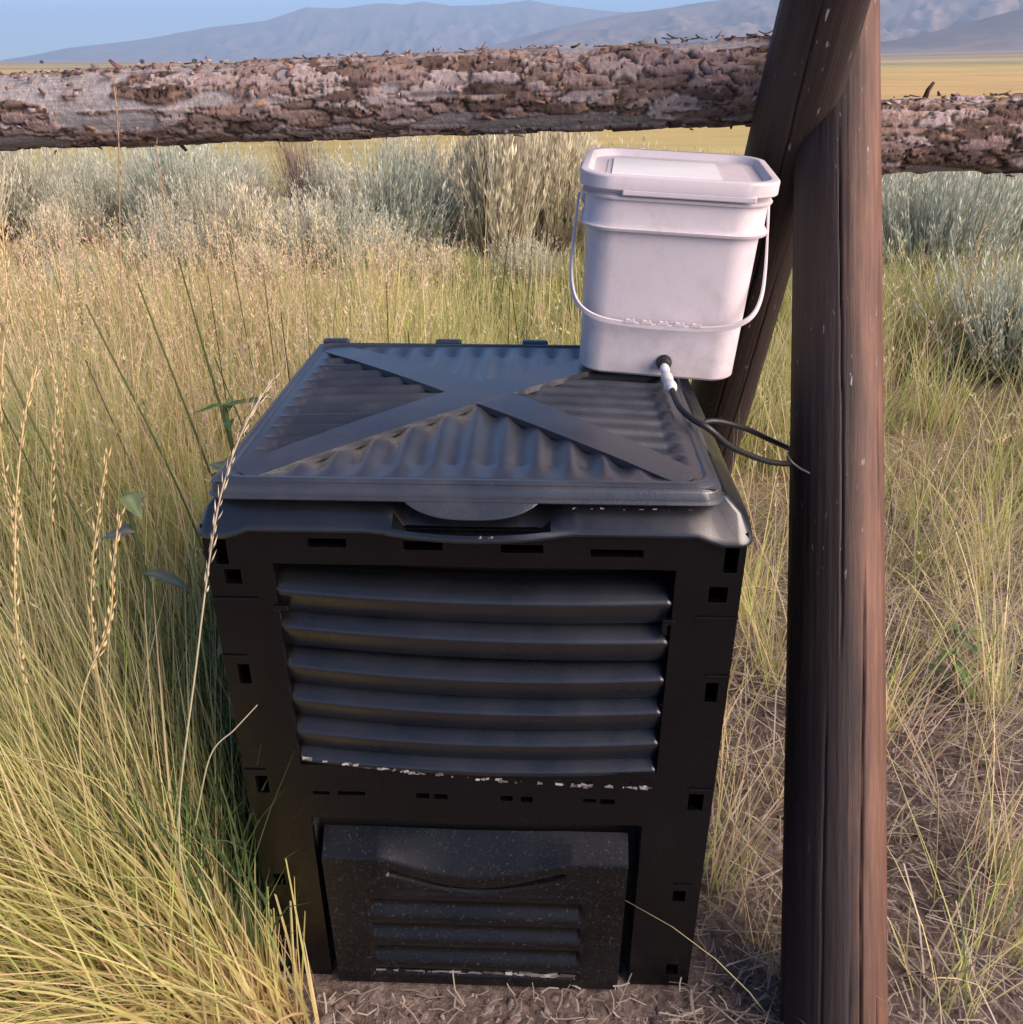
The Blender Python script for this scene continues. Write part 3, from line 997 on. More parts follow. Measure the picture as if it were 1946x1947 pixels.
# front leg leans away going up; rear leg leans towards the camera going up
def leg1(z):
    t = (z - 0.034) / (1.618 - 0.034)
    return Vector((0.556 + 0.048 * t, 0.973 + (1.898 - 0.973) * t, z))
def leg2(z):
    return Vector((0.521 - (z - 1.448) * 0.035, 1.79 + 0.6 * (1.438 - z), z))
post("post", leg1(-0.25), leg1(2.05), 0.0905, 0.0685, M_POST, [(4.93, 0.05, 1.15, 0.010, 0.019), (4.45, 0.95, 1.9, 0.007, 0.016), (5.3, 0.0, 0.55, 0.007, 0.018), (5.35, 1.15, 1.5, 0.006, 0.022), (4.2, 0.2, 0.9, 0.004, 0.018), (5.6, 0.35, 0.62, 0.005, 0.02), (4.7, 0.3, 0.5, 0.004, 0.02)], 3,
     "reddish-brown peeled log leg in front")
post("post", leg2(-0.2), leg2(2.05), 0.0925, 0.0655, M_POST2, [(4.4, 0.8, 2.2, 0.007, 0.02), (5.0, 0.3, 1.6, 0.006, 0.018)], 8, "darker log leg leaning in from behind")


def rail(p0, p1, r0, r1, seed, label, n_len):
    p0 = np.array(p0, float); p1 = np.array(p1, float)
    L = np.linalg.norm(p1 - p0)
    d = (p1 - p0) / L
    s = np.cross(d, [0, 0, 1.0]); s /= np.linalg.norm(s)
    b = np.cross(s, d)
    n_ang = 132
    a = np.linspace(0, 2 * np.pi, n_ang, endpoint=False)
    l = np.linspace(0, L, n_len)
    A, X = np.meshgrid(a, l, indexing='ij')
    R0 = r0 + (r1 - r0) * X / L
    # flaky plates: cellular pattern in (length, arc)
    wx = X + 0.020 * (vnoise(X * 30, A * 5, seed) - 0.5) + 0.014 * (vnoise(X * 85, A * 14, seed + 2) - 0.5)
    wy = A * r0 + 0.016 * (vnoise(X * 35 + 7, A * 5, seed + 1) - 0.5) + 0.008 * (vnoise(X * 90, A * 15, seed + 4) - 0.5)
    cx_, ny = 0.095, 26
    cy_ = 2 * np.pi * r0 / ny
    gx_ = wx / cx_; gy_ = wy / cy_
    ix = np.floor(gx_).astype(int); iy = np.floor(gy_).astype(int)

    def hsh(i, j, k):
        j = j % ny
        n_ = (i * 374761393 + j * 668265263 + (seed * 7 + k) * 1442695041) & 0xFFFFFFFF
        n_ = ((n_ ^ (n_ >> 13)) * 1274126177) & 0xFFFFFFFF
        return ((n_ ^ (n_ >> 16)) & 0xFFFF) / 65535.0
    f1 = np.full(A.shape, 9.0); f2 = np.full(A.shape, 9.0)
    ID = np.zeros(A.shape); ID2 = np.zeros(A.shape); DX = np.zeros(A.shape); DY = np.zeros(A.shape)
    for di in (-1, 0, 1):
        for dj in (-1, 0, 1):
            ci, cj = ix + di, iy + dj
            ox = gx_ - (ci + hsh(ci, cj, 1)); oy = gy_ - (cj + hsh(ci, cj, 2))
            dd = np.sqrt(ox * ox + oy * oy)
            closer = dd < f1
            f2 = np.where(closer, f1, np.minimum(f2, dd))
            ID = np.where(closer, hsh(ci, cj, 3), ID); ID2 = np.where(closer, hsh(ci, cj, 4), ID2)
            DX = np.where(closer, ox, DX); DY = np.where(closer, oy, DY)
            f1 = np.where(closer, dd, f1)
    edge = np.clip((f2 - f1) / 0.16, 0, 1)
    bare = np.clip((fbm(X * 4.2, A * 1.5, 3, seed + 30) - 0.60) / 0.035, 0, 1)
    h = 0.002 + 0.0050 * ID ** 1.5 + 0.003 * (ID2 - 0.5) * DX * 2 + 0.004 * (ID - 0.4) * DY
    h = h * (0.25 + 0.75 * edge) - 0.003 * (1 - edge)
    h = h * (1 - bare) - 0.002 * bare
    h = h + 0.0022 * (fbm(X * 60, A * 9, 3, seed + 8) - 0.5) * (1 - 0.8 * bare)
    R = R0 * (1 + 0.03 * (fbm(X * 1.7, A * 0.0 + 2, 2, seed + 60) - 0.5)) - 0.004 + h
    v = p0 + X[..., None] * d + R[..., None] * (np.cos(A)[..., None] * s + np.sin(A)[..., None] * b)
    pal = np.array([(0.27, 0.195, 0.175), (0.33, 0.255, 0.235), (0.17, 0.115, 0.095), (0.215, 0.150, 0.125), (0.38, 0.31, 0.295), (0.12, 0.080, 0.065)])
    c = pal[np.clip((ID2 * 6).astype(int), 0, 5)]
    c = c * (0.75 + 0.5 * fbm(X * 70, A * 12, 3, seed + 70))[..., None]
    flake = (np.clip((fbm(X * 20, A * 4, 3, seed + 90) - 0.66) / 0.05, 0, 1) * (1 - bare))[..., None]
    c = c * (1 - 0.8 * flake) + np.array((0.31, 0.20, 0.15)) * 0.8 * flake
    bc = np.array((0.33, 0.30, 0.295)) * (0.7 + 0.6 * fbm(X * 12, A * 40, 3, seed + 95))[..., None]
    rim = (np.clip(1 - np.abs(bare - 0.4) / 0.4, 0, 1) * (bare < 0.85))[..., None]
    c = c * (1 - bare[..., None]) + bc * bare[..., None]
    c = c * (1 - 0.6 * rim) + np.array((0.32, 0.20, 0.14)) * 0.6 * rim
    c = c * (0.22 + 0.78 * np.maximum(edge, bare))[..., None]
    vv = v.reshape(-1, 3)
    F = grid_faces(n_ang, n_len, closed_u=True)
    vv = np.vstack([vv, p0[None], p1[None]])
    cc = np.vstack([c.reshape(-1, 3), [(0.4, 0.3, 0.2)], [(0.4, 0.3, 0.2)]])
    i0 = np.arange(n_ang) * n_len
    e0 = np.stack([i0, np.full(n_ang, len(vv) - 2), np.roll(i0, -1), np.roll(i0, -1)], -1)
    e1 = np.stack([i0 + n_len - 1, np.roll(i0, -1) + n_len - 1, np.full(n_ang, len(vv) - 1), np.full(n_ang, len(vv) - 1)], -1)
    off = np.array((0.57, 1.8, 0.0))
    me = np_mesh("rail", vv - off, F, M_BARK, cc, smooth=False)
    o = new_obj("rail", me, FENCE, label=label)
    # curled bark flakes standing off the log, mostly along the top
    r_ = np.random.default_rng(seed)
    V, Fq, C = [], [], []
    nf = int(230 * L)
    for k in range(nf):
        x = r_.uniform(0.02, L - 0.02)
        an = r_.normal(np.pi / 2, 0.75) if r_.random() < 0.8 else r_.uniform(0, 2 * np.pi)
        rr = (r0 + (r1 - r0) * x / L) + r_.uniform(-0.001, 0.004)
        rad = np.cos(an) * s + np.sin(an) * b
        tg = -np.sin(an) * s + np.cos(an) * b
        base = p0 + d * x + rad * rr
        ln = r_.uniform(0.006, 0.024); wd = r_.uniform(0.002, 0.008)
        ph = r_.uniform(0, 2 * np.pi)
        dirv = np.cos(ph) * d + np.sin(ph) * tg * 0.6
        sv = np.cross(rad, dirv)
        lift = r_.uniform(0.05, 0.75) * r_.random()
        q0 = len(V)
        for t_ in (0.0, 0.5, 1.0):
            c_ = base + dirv * ln * t_ + rad * ln * lift * t_ ** 1.6
            w_ = wd * (1 - 0.55 * t_)
            V.append(c_ - sv * w_); V.append(c_ + sv * w_)
        Fq += [(q0, q0 + 1, q0 + 3, q0 + 2), (q0 + 2, q0 + 3, q0 + 5, q0 + 4)]
        cl = [(0.24, 0.18, 0.17), (0.36, 0.29, 0.28), (0.15, 0.09, 0.07), (0.30, 0.18, 0.12)][r_.integers(0, 4)]
        C += [cl] * 6
    fo = new_obj("bark_flake", np_mesh("bark_flake", np.array(V) - off, Fq, M_BARK, np.array(C)), o, kind="stuff")
    sm = fo.modifiers.new("solid", 'SOLIDIFY'); sm.thickness = 0.002
    # broken twig stubs
    for x, an, ln in ((0.32 * L, 1.5, 0.03), (0.55 * L, 4.6, 0.025), (0.71 * L, 1.7, 0.02), (0.12 * L, 1.4, 0.035)):
        rad = np.cos(an) * s + np.sin(an) * b
        q = p0 + d * x + rad * (r0 - 0.005) - off
        new_obj("twig_stub", tube("twig_stub", [q, q + rad * ln * 0.6 + d * 0.004, q + rad * ln + d * 0.012], [0.006, 0.0045, 0.003], simple_bark, 7), o)
    return o


simple_bark = simple("twig_bark", (0.06, 0.035, 0.025), 0.9)
rail((-2.25, 2.14, 1.375), (0.56, 1.925, 1.487), 0.0685, 0.079, 5, "longer, higher bark-covered rail left of the crossed legs", 1500)
rail((0.60, 1.972, 1.376), (2.4, 1.74, 1.43), 0.0715, 0.075, 12, "lower bark-covered rail right of the crossed legs", 1000)
# wire staple holding the hose
stp = smooth_path([(0.4935, 1.470, 0.893), (0.4945, 1.444, 0.889), (0.505, 1.424, 0.884), (0.520, 1.410, 0.880)], 6) - np.array((0.57, 1.8, 0))
new_obj("staple", tube("staple", stp, 0.002, M_STEEL, 8), FENCE)

# ------------------------------------------------------------------ grass
def blades(base, h, az, lean, curve, width, cb, ct, k=4, yaw=None):
    """ribbons; arrays of length N.  cb, ct (N,3) colours at base and tip"""
    N = len(base)
    t = np.linspace(0, 1, k + 1)
    dx, dy = np.cos(az), np.sin(az)
    hor = (lean[:, None] * t + curve[:, None] * t ** 2.2) * h[:, None]
    ver = h[:, None] * (t - np.clip(curve, 0, 2)[:, None] * 0.35 * t ** 3)
    cx = base[:, 0:1] + dx[:, None] * hor; cy = base[:, 1:2] + dy[:, None] * hor; cz = base[:, 2:3] + ver
    if yaw is None:
        yaw = rng.uniform(0, 2 * np.pi, N)
    w = width[:, None] * (1 - 0.9 * t[None] ** 1.6) * 0.5
    sx, sy = np.cos(yaw)[:, None] * w, np.sin(yaw)[:, None] * w
    P = np.stack([np.stack([cx - sx, cy - sy, cz], -1), np.stack([cx + sx, cy + sy, cz], -1)], 2)  # N,k+1,2,3
    V = P.reshape(-1, 3)
    b0 = (np.arange(N) * (k + 1) * 2)[:, None]
    j = (np.arange(k) * 2)[None]
    F = np.stack([b0 + j, b0 + j + 1, b0 + j + 3, b0 + j + 2], -1).reshape(-1, 4)
    tc = t[None, :, None]
    C = (cb[:, None] * (1 - tc) + ct[:, None] * tc)
    C = np.repeat(C[:, :, None], 2, 2).reshape(-1, 3)
    return V, F, C


def join(parts):
    V, F, C = [], [], []
    o = 0
    for v, f, c in parts:
        V.append(v); F.append(f + o); C.append(c); o += len(v)
    return np.vstack(V), np.vstack(F), np.vstack(C)


STRAW = np.array([(0.88, 0.74, 0.38), (0.78, 0.65, 0.34), (0.82, 0.66, 0.42), (0.66, 0.55, 0.28), (0.90, 0.78, 0.46)])
GREEN = np.array([(0.44, 0.54, 0.15), (0.54, 0.61, 0.19), (0.32, 0.44, 0.14), (0.62, 0.64, 0.23)])
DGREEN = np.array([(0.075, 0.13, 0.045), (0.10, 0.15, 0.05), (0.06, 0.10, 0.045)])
PINK = np.array([(0.80, 0.61, 0.43), (0.84, 0.66, 0.48), (0.70, 0.52, 0.38)])


def pick(pal, n):
    return pal[rng.integers(0, len(pal), n)] * rng.uniform(0.75, 1.2, (n, 1))


def in_bin(x, y, m=0.03):
    return (np.abs(x + 0.05) < 0.40 + m) & (y > 1.05 - m) & (y < 1.76 + m)


def mixcol(n, w):
    """w: weights for (straw, green, dgreen, pink)"""
    w = np.asarray(w, float); w = w / w.sum(-1, keepdims=True)
    cum = np.cumsum(w, -1)
    r = rng.random(n)[:, None]
    idx = (r > cum).sum(-1)
    out = np.zeros((n, 3))
    for i, p in enumerate((STRAW, GREEN, DGREEN, PINK)):
        mk = idx == i
        out[mk] = pick(p, mk.sum())
    return out, idx


def field(n, d0, d1, xlim, hfun, wfun, k=4, wid=0.004, leanr=0.25, curver=0.35, dens=None, name="grass", maxtan=0.66):
    d = np.sqrt(rng.uniform(d0 ** 2, d1 ** 2, n))
    x = rng.uniform(-1, 1, n) * (d * maxtan + 0.25)
    keep = (x > xlim[0]) & (x < xlim[1]) & ~in_bin(x, d)
    if dens is not None:
        keep &= rng.random(n) < dens(x, d)
    x, d = x[keep], d[keep]
    n = len(x)
    # most blades grow in tussocks that share height, lean and colour
    nc = max(1, n // 16)
    cid = rng.integers(0, nc, n)
    own = rng.random(n) < 0.32
    x = np.where(own, x, x[:nc][cid] + rng.normal(0, 0.022, n) * (0.8 + 0.15 * d))
    d = np.where(own, d, d[:nc][cid] + rng.normal(0, 0.022, n) * (0.8 + 0.15 * d))
    bad = in_bin(x, d, 0.0)
    x, d, cid, own = x[~bad], d[~bad], cid[~bad], own[~bad]
    n = len(x)
    base = np.stack([x, d, ground_h(x, d) - 0.01], -1)
    hc = rng.uniform(0.72, 1.12, nc)[cid]
    h = hfun(x, d) * np.where(own, rng.uniform(0.55, 1.15, n), hc * rng.uniform(0.6, 1.1, n))
    c, idx = mixcol(n, wfun(x, d))
    cc_, ci_ = c[:nc] if n >= nc else c, idx[:nc] if n >= nc else idx
    use = (~own) & (rng.random(n) < 0.75)
    cm = np.minimum(cid, len(cc_) - 1)
    c = np.where(use[:, None], cc_[cm] * rng.uniform(0.8, 1.2, (n, 1)), c); idx = np.where(use, ci_[cm], idx)
    tip, _ = mixcol(n, np.array([[0.75, 0.35, 0.0, 0.15]]))
    ct = np.where((idx == 2)[:, None], c * 0.7 + tip * 0.3, c * 0.6 + tip * 0.4)
    cb = c * 0.8
    az = np.where(own, rng.uniform(0, 2 * np.pi, n), rng.uniform(0, 2 * np.pi, nc)[cid] + rng.normal(0, 0.9, n))
    return blades(base, h, az, rng.uniform(0.0, leanr, n), rng.uniform(0, curver, n) ** 1.5, wid * (0.7 + 0.6 * rng.random(n)) * (0.75 + d * 0.17), cb, ct, k)


ones = lambda x: np.ones_like(x)


def w_left(x, d):
    n = fbm(x * 0.9 + 3, d * 0.9, 3, 71)
    n2 = fbm(x * 2.2, d * 2.2, 2, 75)
    near = np.clip((2.4 - d) / 1.2, 0, 1)
    g = 0.42 + 1.5 * np.clip(n - 0.40, 0, 1) * 2 + 0.5 * near
    mid = np.clip(1 - np.abs(x - 0.1) / 0.9, 0, 1) * np.clip((d - 1.8), 0, 1)
    g = g + 4.0 * mid
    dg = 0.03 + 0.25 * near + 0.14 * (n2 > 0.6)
    left = np.clip((-0.35 - x) / 0.5, 0, 1) * np.clip((d - 2.1) / 0.9, 0, 1)
    st = 0.9 - 0.70 * mid + 1.1 * left
    pk = 0.08 + 0.30 * np.clip((d - 3.0) / 2, 0, 1) * (x < -0.4)
    return np.stack([st, g, dg, pk], -1)


def w_right(x, d):
    n = fbm(x * 1.1 + 13, d * 1.1, 3, 81)
    far = np.clip((d - 1.8) / 1.5, 0, 1)
    return np.stack([0.65 - 0.15 * far, 0.35 + 1.1 * far * (n + 0.2), 0.03 + 0.10 * far, 0.16 * ones(x)], -1)


def h_left(x, d):
    return 0.56 + 0.34 * (fbm(x * 1.5, d * 1.5, 3, 91) - 0.5) * 2 - 0.10 * np.clip((d - 4) / 3, 0, 1) - 0.22 * np.clip(x + 0.5, 0, 0.6)


def d_gap(x, d):
    # thinner right beside the bin and where the soil shows
    g = np.clip((-0.50 - x) / 0.25, 0.15, 1) * (d < 1.9) + (d >= 1.9)
    return g * np.clip(0.05 + 1.5 * fbm(x * 2.0 + 4, d * 2.0, 3, 95), 0, 1)


parts = []
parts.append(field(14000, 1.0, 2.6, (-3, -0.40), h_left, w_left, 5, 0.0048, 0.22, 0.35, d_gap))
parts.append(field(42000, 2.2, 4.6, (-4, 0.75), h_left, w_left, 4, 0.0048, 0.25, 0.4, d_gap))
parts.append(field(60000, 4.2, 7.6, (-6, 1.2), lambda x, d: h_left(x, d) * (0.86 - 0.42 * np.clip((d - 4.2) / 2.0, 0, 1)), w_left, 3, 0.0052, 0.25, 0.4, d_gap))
# taller thin culms
def w_culm(x, d):
    return np.stack([0.55 + 0 * x, 0.15 + 0 * x, 0.40 + 0 * x, 0.1 + 0 * x], -1)
parts.append(field(1500, 1.7, 5.5, (-4, 0.6), lambda x, d: 0.84 + 0 * x, w_culm, 5, 0.0042, 0.16, 0.12))
def panicles(n, d0, d1, xlim, h0, h1, pal, m=18):
    d = np.sqrt(rng.uniform(d0 ** 2, d1 ** 2, n)); x = rng.uniform(-1, 1, n) * (d * 0.66 + 0.25)
    k = (x > xlim[0]) & (x < xlim[1]) & ~in_bin(x, d, 0.06)
    x, d = x[k], d[k]; n = len(x)
    h = rng.uniform(h0, h1, n)
    az = rng.uniform(0, 2 * np.pi, n); lean = rng.uniform(0, 0.36, n); curve = rng.uniform(0, 0.5, n)
    base = np.stack([x, d, ground_h(x, d)], -1)
    c = pick(pal, n)
    st = blades(base, h, az, lean, curve, 0.0026 * (0.75 + 0.17 * d), c * 0.75, c, 5)
    t = rng.uniform(0.74, 1.0, (n, m))
    hor = (lean[:, None] * t + curve[:, None] * t ** 2.2) * h[:, None]
    ver = h[:, None] * (t - curve[:, None] * 0.35 * t ** 3)
    q = np.stack([x[:, None] + np.cos(az)[:, None] * hor, d[:, None] + np.sin(az)[:, None] * hor, base[:, 2:3] + ver], -1)
    rd = rng.normal(0, 1, (n, m, 3)); rd[..., 2] = np.abs(rd[..., 2]) + 0.9
    rd /= np.linalg.norm(rd, axis=-1, keepdims=True)
    sv = np.cross(rd, rng.normal(0, 1, (n, m, 3))); sv /= np.linalg.norm(sv, axis=-1, keepdims=True) + 1e-9
    ll = rng.uniform(0.010, 0.026, (n, m, 1)); lw = 0.0014 * (0.7 + 0.2 * d)[:, None, None]
    V = np.stack([q, q + rd * ll * 0.5 - sv * lw, q + rd * ll, q + rd * ll * 0.5 + sv * lw], 2).reshape(-1, 3)
    return [st, (V, np.arange(len(V)).reshape(-1, 4), np.repeat(np.repeat(c[:, None] * rng.uniform(0.85, 1.2, (n, m, 1)), 1, 1)[:, :, None], 4, 2).reshape(-1, 3))]


def w_green(x, d):
    return np.stack([0.2 + 0 * x, 0.9 + 0 * x, 0.7 + 0 * x, 0 * x], -1)
parts.append(field(900, 1.25, 2.9, (-2.4, -0.46), lambda x, d: 0.80 + 0 * x, w_green, 6, 0.0040, 0.18, 0.18))
parts.append(field(2600, 3.0, 7.4, (-3.0, 0.9), lambda x, d: 0.56 - 0.02 * d, w_green, 5, 0.0036, 0.2, 0.3))
parts += panicles(4200, 2.3, 5.4, (-5, -0.40), 0.50, 0.86, np.vstack([PINK, PINK, STRAW]))
parts += panicles(420, 2.4, 5.4, (-0.9, 0.9), 0.42, 0.66, np.vstack([STRAW, GREEN]))
parts += panicles(260, 1.4, 2.6, (-2, -0.55), 0.7, 1.0, np.vstack([STRAW, STRAW, GREEN]))
# loose stalks lying every which way
parts.append(field(2600, 1.3, 5.0, (-4, 0.7), lambda x, d: 0.6 + 0 * x, lambda x, d: np.stack([0.8 + 0 * x, 0.15 + 0 * x, 0 * x, 0.3 + 0 * x], -1), 5, 0.0030, 1.1, 0.9, d_gap))
V, F, C = join(parts)
new_obj("tall_grass", np_mesh("tall_grass", V, F, M_GRASS, C), kind="stuff", label="tall straw-yellow and green grass filling the meadow behind and left of the bin", cat="grass")

def h_right(x, d):
    return 0.24 + 0.28 * np.clip((d - 1.5) / 1.3, 0, 1) + 0.10 * (fbm(x * 1.7, d * 1.7, 2, 97) - 0.5)
def dens_right(x, d):
    b = np.clip(fbm(x * 2.6 + 2, d * 2.6, 3, 99) * 2.6 - 0.85, 0.03, 1)
    return np.clip(b * (0.13 + 1.0 * np.clip((d - 2.25) / 1.1, 0, 1)), 0, 1)
parts = [field(15000, 0.8, 2.6, (0.40, 3), h_right, w_right, 4, 0.0030, 0.7, 0.8, dens_right),
         field(40000, 2.4, 5.5, (0.55, 5), h_right, w_right, 4, 0.0034, 0.4, 0.6, dens_right),
         field(26000, 5.0, 8.5, (0.8, 7), h_right, w_right, 3, 0.0040, 0.3, 0.5)]
parts += panicles(420, 1.7, 5.5, (0.62, 4.5), 0.42, 0.75, np.vstack([STRAW, STRAW, PINK]))
parts.append(field(500, 1.1, 3.0, (0.55, 3), lambda x, d: 0.5 + 0 * x, lambda x, d: np.stack([0.8 + 0 * x, 0.1 + 0 * x, 0 * x, 0.3 + 0 * x], -1), 5, 0.0028, 0.9, 0.6))
for (cx, cy, n, h0, az_, ln_) in [(0.92, 1.12, 60, 0.42, 0.5, 0.7), (1.02, 1.30, 60, 0.40, 0.7, 0.6), (0.78, 1.02, 26, 0.34, 0.9, 0.6), (0.42, 1.26, 34, 0.34, 1.0, 0.5), (0.46, 1.62, 60, 0.36, 1.4, 0.4), (0.90, 1.75, 60, 0.5, 1.2, 0.4), (1.25, 1.85, 70, 0.5, 1.8, 0.4), (0.72, 1.95, 60, 0.5, 1.5, 0.4)]:
    base = np.stack([cx + rng.normal(0, 0.03, n), cy + rng.normal(0, 0.03, n), np.full(n, -0.01)], -1)
    c, _ = mixcol(n, np.tile(np.array([[0.7, 0.6, 0.0, 0.2]]), (n, 1)))
    parts.append(blades(base, h0 * rng.uniform(0.4, 1.1, n), rng.normal(az_, 0.6, n), np.clip(rng.normal(ln_, 0.25, n), 0, 1.5), rng.uniform(0, 0.5, n), 0.0036 * rng.uniform(0.6, 1.4, n), c * 0.85, c, 6))
V, F, C = join(parts)
new_obj("meadow_grass", np_mesh("meadow_grass", V, F, M_GRASS, C), kind="stuff", label="mixed dry and green grass to the right of the fence post", cat="grass")

# leaning foreground tufts at lower left
def tuft(cx, cy, n, h0, spread, az0, azs, lean0, w, rad=0.07):
    base = np.stack([cx + rng.normal(0, rad, n), cy + rng.normal(0, rad, n), np.full(n, -0.01)], -1)
    bad = in_bin(base[:, 0], base[:, 1], 0.02)
    base[bad, 0] -= 0.12
    h = h0 * rng.uniform(0.45, 1.1, n)
    az = rng.normal(az0, azs, n)
    az = np.where(np.cos(az) > 0.05, np.pi - az, az)      # the bin keeps them from falling to the right
    lean = np.clip(rng.normal(lean0, spread, n), 0, 1.6)
    c, _ = mixcol(n, np.tile(np.array([w]), (n, 1)))
    tip, _ = mixcol(n, np.array([[0.6, 0.5, 0, 0.1]]))
    bs = pick(np.array([(0.62, 0.42, 0.24), (0.55, 0.36, 0.20)]), n)
    return blades(base, h, az, lean, rng.uniform(0, 0.45, n), 0.0042 * rng.uniform(0.6, 1.5, n), bs * 0.6 + c * 0.4, c * 0.6 + tip * 0.4, 6)


parts = []
for (cx, cy, n, h0, lean) in [(-0.47, 1.03, 420, 0.62, 0.50), (-0.56, 1.00, 420, 0.66, 0.45), (-0.64, 0.96, 420, 0.70, 0.40), (-0.72, 1.04, 380, 0.72, 0.35), (-0.60, 1.12, 320, 0.72, 0.38), (-0.82, 1.12, 360, 0.76, 0.3),
                              (-0.90, 0.98, 300, 0.66, 0.35), (-0.74, 1.26, 300, 0.74, 0.3), (-0.95, 1.32, 300, 0.74, 0.25), (-0.52, 0.92, 260, 0.50, 0.55), (-0.70, 0.86, 260, 0.52, 0.45), (-1.1, 1.2, 300, 0.75, 0.25)]:
    parts.append(tuft(cx, cy, n, h0, 0.22, math.radians(162), 0.95, lean, (0.75, 1.25, 0.06, 0.08)))
# broken straw at the foot of the nearest tuft
parts.append(tuft(-0.445, 1.0, 160, 0.20, 0.3, math.radians(160), 0.5, 0.6, (1, 0, 0, 0.25), 0.03))
parts.append(tuft(-0.44, 0.985, 260, 0.26, 0.3, math.radians(140), 0.7, 0.55, (1, 0.05, 0, 0.2), 0.035))
V, F, C = join(parts)
new_obj("grass_tuft", np_mesh("grass_tuft", V, F, M_GRASS, C), kind="stuff", label="dense yellow-green grass tuft leaning over the lower left foreground", cat="grass")

# dim green undergrowth between the tuft and the bin
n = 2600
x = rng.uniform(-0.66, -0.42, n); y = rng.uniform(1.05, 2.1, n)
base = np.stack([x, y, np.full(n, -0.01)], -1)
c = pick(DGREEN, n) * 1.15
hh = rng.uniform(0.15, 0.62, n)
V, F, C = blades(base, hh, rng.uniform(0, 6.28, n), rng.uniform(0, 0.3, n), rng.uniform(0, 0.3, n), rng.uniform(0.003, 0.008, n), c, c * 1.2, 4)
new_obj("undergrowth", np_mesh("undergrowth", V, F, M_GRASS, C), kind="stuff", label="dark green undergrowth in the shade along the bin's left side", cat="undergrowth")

# dry straw litter lying on the soil
def litter(n, xr, yr, seedp, lmin=0.03, lmax=0.20):
    x = rng.uniform(*xr, n); y = rng.uniform(*yr, n)
    keep = ~in_bin(x, y, -0.01)
    x, y = x[keep], y[keep]; n = len(x)
    L = rng.uniform(lmin, lmax, n) * rng.uniform(0.4, 1, n)
    az = rng.uniform(0, 2 * np.pi, n)
    t = np.array([-0.5, 0.0, 0.5])
    bend = rng.normal(0, 0.12, n)
    px = x[:, None] + np.cos(az)[:, None] * L[:, None] * t - np.sin(az)[:, None] * (bend * L)[:, None] * (1 - 4 * t ** 2)
    py = y[:, None] + np.sin(az)[:, None] * L[:, None] * t + np.cos(az)[:, None] * (bend * L)[:, None] * (1 - 4 * t ** 2)
    tilt = rng.normal(0, 0.18, n)
    z = ground_h(px, py) + 0.003 + rng.exponential(0.010, n)[:, None] + np.abs(tilt * L)[:, None] * (t + 0.5)
    w = rng.uniform(0.0007, 0.0018, n)
    sx = -np.sin(az) * w; sy = np.cos(az) * w
    A = np.stack([px - sx[:, None], py - sy[:, None], z], -1); B = np.stack([px + sx[:, None], py + sy[:, None], z], -1)
    V = np.stack([A, B], 2).reshape(-1, 3)
    b0 = (np.arange(n) * 6)[:, None]; j = (np.arange(2) * 2)[None]
    F = np.stack([b0 + j, b0 + j + 1, b0 + j + 3, b0 + j + 2], -1).reshape(-1, 4)
    c = pick(np.array([(0.60, 0.53, 0.43), (0.50, 0.43, 0.35), (0.40, 0.34, 0.29), (0.72, 0.65, 0.53), (0.24, 0.19, 0.16), (0.17, 0.13, 0.11)]), n)
    return V, F, np.repeat(c, 6, 0)


V, F, C = join([litter(10500, (0.30, 2.3), (0.75, 3.0), 1, 0.01, 0.11), litter(1500, (0.42, 2.3), (0.75, 3.0), 1, 0.2, 0.55), litter(700, (-0.6, 0.5), (0.80, 1.06), 2, 0.01, 0.07), litter(26, (-0.6, 0.5), (0.86, 1.0), 2, 0.08, 0.22), litter(2600, (-0.75, -0.40), (0.9, 2.2), 3, 0.02, 0.2), litter(5000, (0.3, 3.2), (2.6, 5.0), 4, 0.05, 0.3)])
new_obj("straw_litter", np_mesh("straw_litter", V, F, M_GRASS, C), kind="stuff", label="dry straw litter strewn over the bare brown soil", cat="straw")

# crumbly clods and small stones on the bare soil
def clods(n, xr, yr, r0, r1):
    x = rng.uniform(*xr, n); y = rng.uniform(*yr, n)
    k = ~in_bin(x, y, -0.005)
    x, y = x[k], y[k]; n = len(x)
    r = r0 + (r1 - r0) * rng.random(n) ** 4
    oct_ = np.array([(1, 0, 0), (0.7, 0.7, 0), (0, 1, 0), (-0.7, 0.7, 0), (-1, 0, 0), (-0.7, -0.7, 0), (0, -1, 0), (0.7, -0.7, 0),
                     (0.6, 0, 0.6), (0, 0.6, 0.6), (-0.6, 0, 0.6), (0, -0.6, 0.6), (0, 0, 0.85)])
    tri = np.array([(0, 1, 8), (1, 9, 8), (1, 2, 9), (2, 3, 9), (3, 10, 9), (3, 4, 10), (4, 5, 10), (5, 11, 10), (5, 6, 11), (6, 7, 11), (7, 8, 11), (7, 0, 8), (8, 9, 12), (9, 10, 12), (10, 11, 12), (11, 8, 12)])
    V = oct_[None] * (1 + rng.normal(0, 0.2, (n, 13, 1))) * (rng.uniform(0.7, 1.4, (n, 1, 3)) * np.array([1, 1, 0.8]))
    V = V * r[:, None, None] + np.stack([x, y, ground_h(x, y) - r * 0.15], -1)[:, None]
    F = (tri[None] + (np.arange(n) * 13)[:, None, None]).reshape(-1, 3)
    c = pick(np.array([(0.19, 0.15, 0.135), (0.14, 0.105, 0.092), (0.24, 0.195, 0.175), (0.10, 0.075, 0.065)]), n)
    return V.reshape(-1, 3), F, np.repeat(c, 13, 0)


